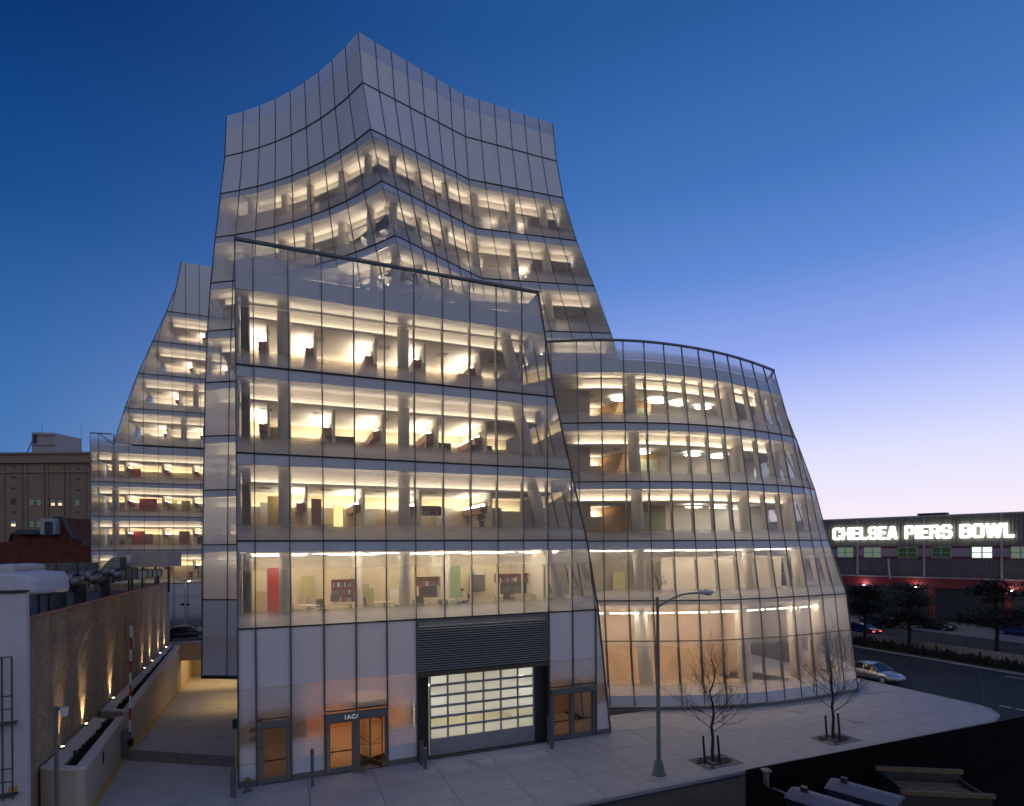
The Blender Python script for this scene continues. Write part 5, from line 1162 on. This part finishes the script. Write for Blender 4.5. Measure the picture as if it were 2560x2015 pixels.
# ================================================================== CARS
TYR = mat('tyre_rubber', (.015, .015, .016), .8); RIM = mat('alloy_rim', (.42, .43, .45), .3, .8); CGL = mat('car_glass', (.015, .018, .02), .06); CHR = mat('headlamp_glass', (.55, .56, .58), .12, .3); TLR = mat('tail_red', (.25, .01, .01), .3, emit=(1, .04, .03), estr=.0)
def car(label, loc, rz, paint, lights=False, group=None, L=4.6):
    T = thing('car', label, 'car', loc, rz, group)
    st_ = [(-2.25, .42, .62, .62), (-2.18, .34, .80, .78), (-1.7, .28, .93, .84), (-1.0, .24, .95, .86), (0, .22, .93, .87), (.9, .24, .92, .86), (1.5, .26, .86, .84), (2.0, .3, .76, .78), (2.25, .38, .64, .64), (2.3, .45, .58, .5)]
    bm = bmesh.new(); rings = []
    for x, zb, zt, w in st_:
        ring = [(-w * .86, zb), (-w * .99, zb + .12), (-w, (zb + zt) / 2 + .02), (-w * .95, zt - .05), (-w * .8, zt), (0, zt + .03), (w * .8, zt), (w * .95, zt - .05), (w, (zb + zt) / 2 + .02), (w * .99, zb + .12), (w * .86, zb)]
        rings.append([bm.verts.new((x, y, z)) for y, z in ring])
    n = len(rings[0])
    for a, b in zip(rings[:-1], rings[1:]):
        for i in range(n): j = (i + 1) % n; bm.faces.new((a[i], a[j], b[j], b[i]))
    bm.faces.new(rings[0]); bm.faces.new(list(reversed(rings[-1])))
    bmesh.ops.recalc_face_normals(bm, faces=bm.faces[:]); me = bpy.data.meshes.new('body'); bm.to_mesh(me); bm.free()
    ob('body', me, paint, T, smooth=True)
    gh = [(-1.62, .92, .84, .93, .80), (-1.0, .93, .84, 1.36, .62), (-.3, .93, .85, 1.44, .62), (.35, .92, .85, 1.40, .61), (1.12, .9, .84, .92, .80)]
    for nm, mt in (('windows', CGL), ('roof', paint)):
        g = MB()
        for (x0, zb0, wb0, zr0, wr0), (x1, zb1, wb1, zr1, wr1) in zip(gh[:-1], gh[1:]):
            slope = abs(zr1 - zr0) > .2
            if nm == 'windows':
                for sg in (-1, 1): g.quad((x0, sg * wb0, zb0), (x1, sg * wb1, zb1), (x1, sg * wr1, zr1), (x0, sg * wr0, zr0))
                if slope: g.quad((x0, -wr0, zr0), (x1, -wr1, zr1), (x1, wr1, zr1), (x0, wr0, zr0))
            elif not slope: g.quad((x0, -wr0 - .03, zr0), (x1, -wr1 - .03, zr1), (x1, 0, zr1 + .05), (x0, 0, zr0 + .05)).quad((x0, 0, zr0 + .05), (x1, 0, zr1 + .05), (x1, wr1 + .03, zr1), (x0, wr0 + .03, zr0))
        if nm == 'roof':
            for sg in (-1, 1):
                for (xa, za, wa_), (xb, zb_, wb2) in (((1.12, .92, .81), (.35, 1.41, .63)), ((-1.62, .93, .81), (-1.0, 1.37, .64)), ((-.25, .94, .855), (-.3, 1.44, .635))): g.bar((xa, sg * wa_, za), (xb, sg * wb2, zb_), .06, .05)
        ob(nm, g, mt, T)
    for x in (-1.4, 1.4):
        for sg in (-1, 1):
            w = ob('wheel', MB().cyl((x, sg * .68, .32), (x, sg * .88, .32), .32, .32, 22), TYR, T); ob('rim', MB().cyl((x, sg * .875, .32), (x, sg * .895, .32), .21, .19, 14), RIM, w)
    for sg in (-1, 1):
        ob('headlight', MB().ell((2.1, sg * .56, .64), .16, .17, .07, 12, 6), CHR, T, smooth=True); ob('tail_light', MB().bx(-2.27, -2.16, sg * .6 - .13, sg * .6 + .13, .62, .74), emat('tail_glow', (1, .05, .03), 6) if lights else TLR, T)
        ob('side_mirror', MB().ell((.85, sg * .95, .98), .07, .1, .07, 8, 6), paint, T)
        ob('door_trim', MB().bx(-1.0, 1.0, sg * .872 - .012, sg * .872 + .012, .52, .56), BARM, T)
    ob('bumper', MB().bx(2.22, 2.34, -.6, .6, .4, .52), paint, T, bevel=.03)
    return T
AV = math.atan2(-NN.y, -NN.x)
SIL = mat('silver_paint', (.42, .42, .47), .3, .6, coat=.5); BKP = mat('black_paint', (.012, .012, .014), .25, coat=.5); BLU = mat('blue_paint', (.02, .035, .14), .3, coat=.5); DKB = mat('dark_blue_paint', (.014, .018, .03), .3, coat=.5)
q = pz(2168, 1701, -.15); q = FR(47.6, st(q)[1], -.15); car('silver sedan parked at the avenue kerb beyond the glass building', q, AV, SIL)
q = pz(2195, 1566, -.15); car('black sedan parked at the far side below the bowling hall', q, AV, BKP, group='dark cars at the far kerb')
q = pz(2340, 1575, -.15); car('dark car half hidden behind the middle evergreen', q, AV, BKP, group='dark cars at the far kerb')
q = pz(2548, 1590, -.15); car('blue car at the picture edge beyond the largest evergreen', q, AV, BLU)
q = pz(2150, 1586, -.15); car('dark car with red tail lights on the highway next to the glass building', q, AV + math.pi, BKP, lights=True)
q = pY(462, 1600, 58.0); car('dark blue car parked on the courtyard deck above the ramp', (q.x, 58.2, 2.0), RZ, DKB)

# ================================================================== CONSTRUCTION SITE IN THE FOREGROUND
PLY = mat('black_hoarding', (.0035, .0035, .004), .9, noise=.3, scale=1, spec=.1)
fa, fb_ = pz(1865, 1925, 2.35), pz(2640, 1776, 2.35); fa.z = fb_.z = 0
FN = thing('hoarding', 'black plywood hoarding along the street around the building site', 'fence', fa)
nP = 16
for k in range(nP):
    a, b = fa.lerp(fb_, k / nP), fa.lerp(fb_, (k + .995) / nP); ob('hoarding_panel', MB().bar(a + UP * 1.1, b + UP * 1.1, .06, 2.5), PLY, FN, world=True)
rb = Vector((fa.x + .8, fa.y - 12, 0))
for k in range(5):
    a, b = fa.lerp(rb, k / 5), fa.lerp(rb, (k + .99) / 5); ob('hoarding_panel', MB().bar(a + UP * 1.1, b + UP * 1.1, .06, 2.5), PLY, FN, world=True)
struct('site_ground', MB().poly([fa + UP * -.14 + Vector((.1, -.05, 0)), fb_ + UP * -.14 + Vector((0, -.05, 0)), Vector((fb_.x, 2, -.14)), Vector((fa.x, 2, -.14))]), mat('site_soil', (.006, .0055, .005), .95, noise=.4, spec=.1))
TOI = mat('toilet_roof', (.15, .15, .19), .6, noise=.05); TOB = mat('toilet_body', (.02, .025, .06), .6)
def toilet(label, x, y):
    c = pz(x, y, 2.35); T = thing('portable_toilet', label, 'portable toilet', (c.x, c.y, -.14), RZ - math.radians(70), 'portable toilets on the site')
    ob('cabin', MB().bx(-1.05, 1.05, -.55, .55, 0, 2.25), TOB, T)
    prof = [(-.62, 2.26), (-.56, 2.31), (-.1, 2.44), (.1, 2.44), (.56, 2.31), (.62, 2.26)]
    g = MB()
    for (a, z0), (b, z1) in zip(prof[:-1], prof[1:]): g.quad((-1.12, a, z0), (1.12, a, z0), (1.12, b, z1), (-1.12, b, z1))
    g.poly([(-1.12, a, z) for a, z in prof]); g.poly([(1.12, a, z) for a, z in reversed(prof)]); ob('roof', g, TOI, T)
    for k in (-.5, .5): ob('roof_rib', MB().bx(k - .02, k + .02, -.1, .1, 2.43, 2.455), TOI, T)
    ob('vent', MB().bx(-.75, -.55, -.1, .1, 2.40, 2.62), BARM, T); ob('door', MB().bx(1.052, 1.08, -.4, .4, .05, 2.1), TOB, T)
toilet('portable toilet with pale roof nearest the hoarding corner', 2060, 1990); toilet('portable toilet with pale roof beside the lumber skip', 2160, 1966)
c = pz(2330, 1938, 1.6); SK = thing('skip', 'dark open skip holding pale boards behind the portable toilets', 'skip', (c.x, c.y, -.14), RZ - math.radians(30))
WOOD = mat('rough_board', (.16, .12, .075), .85, noise=.3, scale=4, bump=.3)
ob('skip_side', MB().bx(-1.6, 1.6, -1.0, -.92, 0, 1.3), DKM, SK); ob('skip_side', MB().bx(-1.6, 1.6, .92, 1.0, 0, 1.5), DKM, SK); ob('skip_end', MB().bx(-1.6, -1.52, -.92, .92, 0, 1.5), DKM, SK); ob('skip_end', MB().bx(1.52, 1.6, -.92, .92, 0, 1.3), DKM, SK)
ob('rim_beam', MB().bx(-1.7, 1.7, .9, 1.06, 1.5, 1.66), WOOD, SK); ob('rim_beam', MB().bx(-1.7, 1.7, -1.06, -.9, 1.3, 1.46), WOOD, SK)
for k in range(6): ob('board', MB().bx(-1.45, 1.45, -.88 + .29 * k, -.88 + .29 * k + .27, 1.05 + .03 * (k % 2), 1.1 + .03 * (k % 2)), WOOD, SK)
pp = pz(1915, 1925, 2.5); tag(ob('site_post', MB().cyl((0, 0, 0), (0, 0, 2.6), .11, .11, 12).bx(-.16, .16, -.16, .16, 2.6, 2.66), LG, loc=(pp.x, pp.y, -.14)), 'grey-green square-capped post just inside the hoarding', 'post')
ra, rb2 = pz(1932, 1970, 1.5), pz(2045, 2020, 1.5)
T = thing('site_rail', 'dark red site barrier with a pale top rail by the portable toilets', 'barrier', (ra.x, ra.y, -.14)); ob('top_rail', MB().bar(ra, rb2, .06, .06), mat('pale_rail', (.4, .4, .42), .5), T, world=True); ob('panel', MB().bar(ra - UP * .6, rb2 - UP * .6, .04, 1.1), mat('red_panel', (.12, .012, .015), .6), T, world=True)

# ================================================================== OFFICE FURNITURE AND PEOPLE
def infront(sapp, t): return 1.84 + (sapp - 1.84) * (29.3 + t) / 29.3
WOODT = mat('pale_table', (.55, .46, .34), .4); CHAIRM = mat('dark_chair', (.03, .028, .026), .6); REDP = mat('red_panel_board', (.42, .02, .015), .5); GRNP = mat('green_panel_board', (.20, .33, .17), .6); OLV = mat('olive_cabinet', (.38, .36, .17), .6)
def fthing(name, label, cat, sapp, t, z, rot=0, group=None): return thing(name, label, cat, FR(infront(sapp, t), t, z), RZ + rot, group)
def desk(label, sapp, t, z, w=1.5):
    T = fthing('desk', label, 'desk', sapp, t, z, 0, 'office desks'); ob('desk_top', MB().bx(-w / 2, w / 2, -.4, .4, .7, .74), WOODT, T)
    for sg in (-1, 1): ob('desk_leg', MB().bx(sg * (w / 2 - .06) - .02, sg * (w / 2 - .06) + .02, -.36, .36, .02, .7), STEEL, T)
def round_table(label, sapp, t, z):
    T = fthing('round_table', label, 'table', sapp, t, z, 0, 'round office tables'); ob('table_top', MB().cyl((0, 0, .7), (0, 0, .74), .62, .62, 24), WOODT, T); ob('pedestal', MB().cyl((0, 0, .02), (0, 0, .7), .06, .05, 10), STEEL, T); ob('foot', MB().cyl((0, 0, .012), (0, 0, .05), .35, .3, 16), STEEL, T)
def chair(label, sapp, t, z, rot, m=CHAIRM):
    T = fthing('office_chair', label, 'chair', sapp, t, z, rot, 'office chairs'); ob('seat', MB().bx(-.24, .24, -.24, .24, .43, .5), m, T, bevel=.03); ob('backrest', MB().hexa([(-.23, .2, .58), (.23, .2, .58), (.23, .25, .58), (-.23, .25, .58), (-.2, .3, 1.02), (.2, .3, 1.02), (.2, .35, 1.02), (-.2, .35, 1.02)]), m, T, bevel=.02)
    ob('back_support', MB().bar((0, .2, .46), (0, .28, .8), .06, .03), STEEL, T); ob('stem', MB().cyl((0, 0, .1), (0, 0, .43), .03, .03, 8), STEEL, T)
    for k in range(5): a = k * 1.257; ob('base_leg', MB().bar((0, 0, .1), (.28 * math.cos(a), .28 * math.sin(a), .05), .04, .03), STEEL, T)
def bookcase(label, sapp, t, z, w, z0, z1, back=None, seed=1):
    R = random.Random(seed); T = fthing('bookcase', label, 'bookcase', sapp, t, z, 0, 'office bookcases')
    ob('back_panel', MB().bx(-w / 2, w / 2, .16, .18, z0, z1), back or CAB, T)
    for x in (-w / 2, w / 2 - .03): ob('side_panel', MB().bx(x, x + .03, -.18, .16, z0, z1), CAB, T)
    n = max(1, int((z1 - z0) / .38))
    for k in range(n + 1): zz = z0 + (z1 - z0 - .03) * k / n; ob('shelf', MB().bx(-w / 2 + .03, w / 2 - .03, -.17, .16, zz, zz + .03), CAB, T)
    for k in range(n):
        zz = z0 + (z1 - z0 - .03) * k / n + .031; x = -w / 2 + .06
        while x < w / 2 - .12:
            d = R.uniform(.03, .07); hgt = R.uniform(.18, .27)
            if R.random() < .7: ob('book', MB().bx(x, x + d - .004, -.12, .1, zz, zz + hgt), mat('book_' + R.choice(('white', 'red', 'blue', 'tan')), {'white': (.6, .58, .52), 'red': (.3, .05, .04), 'blue': (.06, .08, .16), 'tan': (.35, .26, .15)}[R.choice(('white', 'red', 'blue', 'tan'))], .7), T)
            x += d
def monitor(label, sapp, t, z):
    T = fthing('computer_monitor', label, 'monitor', sapp, t, z + .745, .4, 'computer monitors'); ob('screen', MB().bx(-.26, .26, -.03, .03, .12, .5), CHAIRM, T, bevel=.01); ob('stand', MB().bx(-.03, .03, .0, .05, 0, .2), STEEL, T); ob('foot', MB().bx(-.12, .12, -.08, .1, 0, .015), STEEL, T)
def panel(name, label, cat, sa, sb, t, z0, z1, m):
    a, b = infront(sa, t), infront(sb, t); T = thing(name, label, cat, FR(a, t, z0), RZ); ob('board', MB().bx(0, b - a, 0, .06, 0, z1 - z0), m, T); ob('edge_trim', MB().bx(-.03, 0, -.01, .07, 0, z1 - z0).bx(b - a, b - a + .03, -.01, .07, 0, z1 - z0), STEEL, T)
z2, z3, z4, z5 = 7.39, 11.49, 15.59, 19.69
panel('sliding_panel', 'tall bright red panel in the corner office above the side door', 'panel', 1.30, 2.0, 3.0, z2, z2 + 2.75, REDP)
panel('wall_board', 'pale green wall board beside the seated person', 'board', 10.15, 10.75, 5.5, z2, z2 + 2.6, GRNP)
panel('whiteboard', 'framed whiteboard on the wall right of the seated person', 'whiteboard', 11.55, 12.15, 6.9, z2 + .7, z2 + 2.2, mat('whiteboard', (.72, .68, .6), .3))
panel('cabinet_door', 'amber cabinet doors in the corner office on the floor with the standing person', 'cabinet', 1.35, 2.05, 4.5, z3, z3 + 2.5, mat('amber_door', (.46, .34, .10), .5))
panel('lit_niche', 'glowing yellow niche in an office wall left of the standing person', 'niche', 4.30, 4.75, 5.8, z3 + .9, z3 + 2.2, emat('niche_glow', (1, .75, .3), 1.6))
panel('cabinet_door', 'tall dark red cabinet side in the third office of the standing person floor', 'cabinet', 3.3, 3.72, 3.2, z3, z3 + 2.3, CAB)
panel('filing_cabinet', 'olive filing cabinet beside the round table with pale top', 'cabinet', 5.5, 5.95, 3.4, z2, z2 + 1.7, OLV)
panel('wall_board', 'dark green pinboard under the bookcases at the far end of the lowest office floor', 'board', 13.1, 15.0, 4.6, z2 + .75, z2 + 1.5, mat('dark_green_board', (.04, .09, .05), .7))
panel('wall_board', 'black pinboard under the bookcase left of the seated person', 'board', 8.55, 9.45, 4.3, z2 + .75, z2 + 1.45, mat('black_board', (.02, .02, .02), .7))
round_table('small round table with thin chairs near the red panel', 3.1, 2.6, z2); chair('black chair between the round table and the desk with a monitor', 3.75, 2.4, z2, .4); chair('pale chair left of the round table near the red panel', 2.6, 2.7, z2, 1.8, mat('pale_chair', (.30, .25, .18), .6)); chair('pale chair behind the round table near the red panel', 3.2, 3.4, z2, 0, mat('pale_chair', (.30, .25, .18), .6))
desk('desk with a monitor below the red-brown bookcase', 4.45, 2.9, z2); monitor('dark computer monitor on the desk below the red-brown bookcase', 4.35, 2.9, z2)
bookcase('red-brown bookcase over the desk with the monitor', 4.75, 3.6, z2, 1.3, .75, 2.0, REDP, 3)
round_table('large round table with pale top in front of the olive cabinet', 6.75, 2.8, z2); chair('pale chair left of the large round table', 6.05, 2.8, z2, 1.7, mat('pale_chair', (.30, .25, .18), .6)); chair('black chair seen from the side at the large round table', 7.5, 2.9, z2, -1.5)
bookcase('red-brown bookcase above the black pinboard', 9.0, 4.0, z2, 1.3, 1.45, 2.0, None, 4); desk('cluttered desk in front of the black pinboard', 8.95, 3.2, z2, 1.6); chair('black chair tucked at the cluttered desk', 8.6, 2.6, z2, 2.8)
desk('desk at which the person in white sits', 10.45, 2.6, z2, 1.5); chair('dark chair in which the person in white sits', 11.0, 2.6, z2, -1.5)
bookcase('long red-brown bookcase left half, at the far end of the lowest office floor', 13.5, 4.3, z2, 1.7, 1.5, 2.05, None, 6); bookcase('shorter red-brown bookcase right half, at the far end of the lowest office floor', 14.7, 4.3, z2, 1.1, 1.5, 2.05, None, 7); desk('long desk below the two end bookcases', 14.0, 3.4, z2, 2.6); monitor('dark computer monitor on the long desk below the end bookcases', 13.9, 3.4, z2); chair('black chair at the long desk below the end bookcases', 13.4, 2.7, z2, 2.9); chair('small pale chair by the slanted column', 16.0, 3.0, z2, .5, mat('pale_chair', (.30, .25, .18), .6))
bookcase('wall-hung dark red bookcase in the office left of the standing person', 9.0, 3.4, z3, 1.6, 1.5, 2.05, None, 8)
for i, (sa, z, lab) in enumerate(((9.6, z4, 'dark red bookcase with a black end, second floor below the roof terrace'), (11.9, z4, 'long dark red bookcase with red books, second floor below the roof terrace'), (4.6, z4, 'dark red bookcase in the third office, second floor below the roof terrace'), (11.4, z5, 'red-brown bookcase with books on the top floor of the front block'))):
    bookcase(lab, sa, 3.0, z, 1.5, 1.05, 1.6, None, 10 + i)
panel('wall_board', 'amber wall board in the corner office, second floor below the roof terrace', 'board', 1.2, 2.1, 3.6, z4, z4 + 2.0, mat('amber_door', (.46, .34, .10), .5))
# people: one continuous body grown from a jointed skeleton
def person(label, loc, rz, J, E_, cols, hair):
    me = bpy.data.meshes.new('body'); names = list(J); me.from_pydata([J[k][0] for k in names], [], [(names.index(a), names.index(b)) for a, b in E_])
    o = bpy.data.objects.new('body', me); COL.objects.link(o); sk = o.modifiers.new('skin', 'SKIN'); sub = o.modifiers.new('sub', 'SUBSURF'); sub.levels = sub.render_levels = 2
    for i, k in enumerate(names): d = me.skin_vertices[0].data[i]; d.radius = J[k][1]; d.use_root = (k == 'pelvis')
    bpy.context.view_layer.update(); m2 = bpy.data.meshes.new_from_object(o.evaluated_get(bpy.context.evaluated_depsgraph_get())); bpy.data.objects.remove(o)
    T = thing('person', label, 'person', loc, rz); b = ob('body', m2, [mat('skin', (.42, .24, .16), .6), cols[0], cols[1]], T, smooth=True)
    for p in m2.polygons: p.material_index = cols[2](p.center)
    hd = Vector(J['head'][0]); g = MB().ell(hd + Vector((0, .012, .05)), .092, .105, .1, 14, 8); ob('hair', g, hair, T, smooth=True)
    g = MB()
    for x in (-.035, .035): g.ell(hd + Vector((x, -.094, .0)), .013, .01, .009, 8, 4)
    ob('eyes', g, BARM, T); ob('nose', MB().ell(hd + Vector((0, -.108, -.028)), .014, .022, .028, 8, 5), mat('skin', (.42, .24, .16), .6), T, smooth=True); ob('mouth', MB().ell(hd + Vector((0, -.092, -.068)), .026, .01, .007, 8, 4), mat('lips', (.3, .12, .1), .6), T, smooth=True)
    for sg in (-1, 1): ob('ear', MB().ell(hd + Vector((sg * .092, 0, -.01)), .014, .025, .035, 8, 5), mat('skin', (.42, .24, .16), .6), T, smooth=True)
    return T
def hand(J, E_, w, base, fwd, side):
    base, fwd, side = Vector(base), Vector(fwd).normalized(), Vector(side).normalized(); palm = base + fwd * .07; J[w + 'palm'] = (palm, (.036, .02)); E_.append((w, w + 'palm'))
    for k, (o_, l) in enumerate(((-.03, .07), (-.01, .08), (.01, .075), (.03, .06))):
        a = palm + side * o_ + fwd * .03; b = a + fwd * l * .55; c = b + fwd * l * .4 + Vector((0, 0, -.025)); J[w + 'f%da' % k] = (a, (.01, .01)); J[w + 'f%db' % k] = (b, (.009, .009)); J[w + 'f%dc' % k] = (c, (.008, .008)); E_ += [(w + 'palm', w + 'f%da' % k), (w + 'f%da' % k, w + 'f%db' % k), (w + 'f%db' % k, w + 'f%dc' % k)]
    a = base + fwd * .03 - side * .045; J[w + 'ta'] = (a, (.011, .011)); J[w + 'tb'] = (a + fwd * .04 - side * .02, (.009, .009)); E_ += [(w + 'palm', w + 'ta'), (w + 'ta', w + 'tb')]
V = lambda *p: Vector(p)
J = {'pelvis': (V(0, 0, .95), (.15, .11)), 'waist': (V(0, 0, 1.1), (.135, .1)), 'chest': (V(0, .01, 1.32), (.165, .115)), 'necklow': (V(0, .01, 1.46), (.065, .06)), 'neck': (V(0, 0, 1.53), (.052, .052)), 'head': (V(0, -.01, 1.645), (.088, .1)), 'top': (V(0, -.005, 1.73), (.06, .07))}
E_ = [('pelvis', 'waist'), ('waist', 'chest'), ('chest', 'necklow'), ('necklow', 'neck'), ('neck', 'head'), ('head', 'top')]
for n_, sg in (('l', -1), ('r', 1)):
    J['sh' + n_] = (V(sg * .185, .01, 1.42), (.06, .06)); J['el' + n_] = (V(sg * .25, -.02, 1.14), (.045, .045)); J['wr' + n_] = (V(sg * .06, -.24, 1.17 + .04 * sg), (.03, .03)); J['hp' + n_] = (V(sg * .09, 0, .88), (.088, .09)); J['kn' + n_] = (V(sg * .1, -.02, .48), (.06, .062)); J['an' + n_] = (V(sg * .11, .02, .09), (.042, .045)); J['to' + n_] = (V(sg * .13, -.14, .045), (.042, .035))
    E_ += [('necklow', 'sh' + n_), ('sh' + n_, 'el' + n_), ('el' + n_, 'wr' + n_), ('pelvis', 'hp' + n_), ('hp' + n_, 'kn' + n_), ('kn' + n_, 'an' + n_), ('an' + n_, 'to' + n_)]; hand(J, E_, 'wr' + n_, J['wr' + n_][0], (-sg, -.25, .05), (0, .2, 1))
DKS = mat('dark_shirt', (.018, .015, .015), .8); TRS = mat('grey_trousers', (.05, .05, .055), .8); WSH = mat('white_shirt', (.62, .58, .5), .8)
person('person standing with folded arms in a dark shirt behind the glass', FR(infront(12.0, 1.6), 1.6, z3 + .01), RZ + .2, J, E_, (DKS, TRS, lambda c: 2 if c.z < .98 and abs(c.y) < .3 and c.z > .09 and not (c.y < -.1 and c.z > .6) else (0 if c.z > 1.5 or (c.y < -.12 and c.z > .9) else (2 if c.z < .98 else 1))), mat('brown_hair', (.05, .03, .02), .8))
J = {'pelvis': (V(0, 0, .58), (.15, .12)), 'waist': (V(0, -.03, .74), (.135, .1)), 'chest': (V(0, -.07, .95), (.16, .11)), 'necklow': (V(0, -.09, 1.1), (.065, .06)), 'neck': (V(0, -.12, 1.16), (.052, .052)), 'head': (V(0, -.16, 1.265), (.088, .1)), 'top': (V(0, -.165, 1.35), (.06, .07))}
E_ = [('pelvis', 'waist'), ('waist', 'chest'), ('chest', 'necklow'), ('necklow', 'neck'), ('neck', 'head'), ('head', 'top')]
for n_, sg in (('l', -1), ('r', 1)):
    J['sh' + n_] = (V(sg * .18, -.08, 1.06), (.06, .06)); J['el' + n_] = (V(sg * .22, -.2, .82), (.045, .045)); J['wr' + n_] = (V(sg * .14, -.42, .8), (.03, .03)); J['hp' + n_] = (V(sg * .09, -.06, .55), (.088, .085)); J['kn' + n_] = (V(sg * .11, -.45, .53), (.062, .062)); J['an' + n_] = (V(sg * .11, -.42, .1), (.042, .045)); J['to' + n_] = (V(sg * .12, -.58, .05), (.042, .035))
    E_ += [('necklow', 'sh' + n_), ('sh' + n_, 'el' + n_), ('el' + n_, 'wr' + n_), ('pelvis', 'hp' + n_), ('hp' + n_, 'kn' + n_), ('kn' + n_, 'an' + n_), ('an' + n_, 'to' + n_)]; hand(J, E_, 'wr' + n_, J['wr' + n_][0], (-.2 * sg, -1, -.05), (1, 0, 0))
person('person in a white shirt seated at a desk reading, lowest office floor', FR(infront(11.0, 2.6), 2.6, z2 - .05), RZ - 1.5, J, E_, (WSH, TRS, lambda c: (0 if c.z > 1.13 or c.y < -.4 and c.z > .7 else (2 if c.z < .66 else 1))), mat('dark_hair', (.015, .012, .01), .8))
# green plant in the lit room of the curved block
pp_ = offset(cpl(11.4), 3.2)[6]; T = thing('potted_plant', 'leafy indoor plant behind the curved glass above the lobby', 'plant', (pp_.x, pp_.y, z2)); R = random.Random(2)
ob('pot', MB().cyl((0, 0, 0), (0, 0, .4), .18, .24, 14), CHAIRM, T); g = MB(); st2 = MB()
for i in range(9):
    a = R.uniform(0, 6.3); e = Vector((math.cos(a) * R.uniform(.2, .6), math.sin(a) * R.uniform(.2, .6), R.uniform(1.0, 1.8))); st2.tube([Vector((0, 0, .38)), e * .5 + UP * .3, e], .012, 5)
    for k in range(16):
        p = Vector((0, 0, .5)).lerp(e, R.uniform(.4, 1)); v = Vector((R.uniform(-1, 1), R.uniform(-1, 1), R.uniform(-.6, .5))).normalized(); w = v.cross(UP).normalized() * .035; g.poly([p, p + v * .08 + w, p + v * .2, p + v * .08 - w])
ob('stem', st2, BARK, T); ob('leaves', g, mat('leaf_dark', (.03, .06, .02), .6), T)

# colour boards in the far wing
for i, (u0, u1, zb, h, m) in enumerate(((3.2, 4.6, zl3, 1.7, REDP), (4.0, 5.9, zl4, 1.75, REDP), (3.6, 5.0, zl2, 1.8, OLV), (3.0, 4.2, zl5, 1.5, REDP), (8.6, 9.6, zl4, 1.6, OLV), (8.3, 9.5, zl3, 1.7, CAB), (11.2, 12.2, zl4, 1.5, OLV))):
    ob('wall_board', MB().hexa([WP_(wc[0] + u0, zb + .02, 4.0), WP_(wc[0] + u1, zb + .02, 4.0), WP_(wc[0] + u1, zb + .02, 4.1), WP_(wc[0] + u0, zb + .02, 4.1), WP_(wc[0] + u0, zb + h + .7, 4.0), WP_(wc[0] + u1, zb + h + .7, 4.0), WP_(wc[0] + u1, zb + h + .7, 4.1), WP_(wc[0] + u0, zb + h + .7, 4.1)]), m, BLD, world=True)

# ================================================================== keep the largest panes as single parts, join the hidden and smallest rest
def behind_front(c):
    d = c - Vector((0, 0, H)); den = d.dot(NN)
    if abs(den) < 1e-6: return False
    u = (A0 - Vector((0, 0, H))).dot(NN) / den
    if not 0 < u < .97: return False
    p = Vector((0, 0, H)) + d * u; s_ = (p - A0).dot(D); return 0 < s_ < fe(max(p.z, 0)) and 0 < p.z < 24.1
def thin(prefix, keep_n, joined):
    L = []
    for o in [c for c in BLD.children if c.name.split('.')[0] == prefix]:
        me = o.data; c = sum((v.co for v in me.vertices), Vector()) / len(me.vertices); p = max(me.polygons, key=lambda q: q.area)
        v = Vector((0, 0, H)) - c; sc_ = p.area * abs(p.normal.dot(v.normalized())) / v.length_squared
        if behind_front(c): sc_ *= .01
        L.append((sc_, o))
    L.sort(key=lambda q: -q[0]); rest = [o for _, o in L[keep_n:]]
    if not rest: return
    vs, fs, mi, uvs, ms = [], [], [], [], []
    for o in rest:
        me = o.data; k = len(vs); vs += [tuple(v.co) for v in me.vertices]; m = me.materials[0]
        if m not in ms: ms.append(m)
        lay = me.uv_layers.active
        for p in me.polygons:
            fs.append(tuple(k + i for i in p.vertices)); mi.append(ms.index(m)); uvs += [tuple(lay.data[i].uv) if lay else (0, 0) for i in p.loop_indices]
    me = bpy.data.meshes.new(joined); me.from_pydata(vs, [], fs); uv = me.uv_layers.new(name='UVMap')
    for i, q in enumerate(uvs): uv.data[i].uv = q
    for m in ms: me.materials.append(m)
    me.polygons.foreach_set('material_index', mi)
    for o in rest: bpy.data.objects.remove(o)
    j = ob(joined, me, None, BLD, world=True); j['kind'] = 'stuff'
thin('window_pane', 290, 'remaining_window_panes'); thin('spandrel_panel', 290, 'remaining_spandrel_panels')
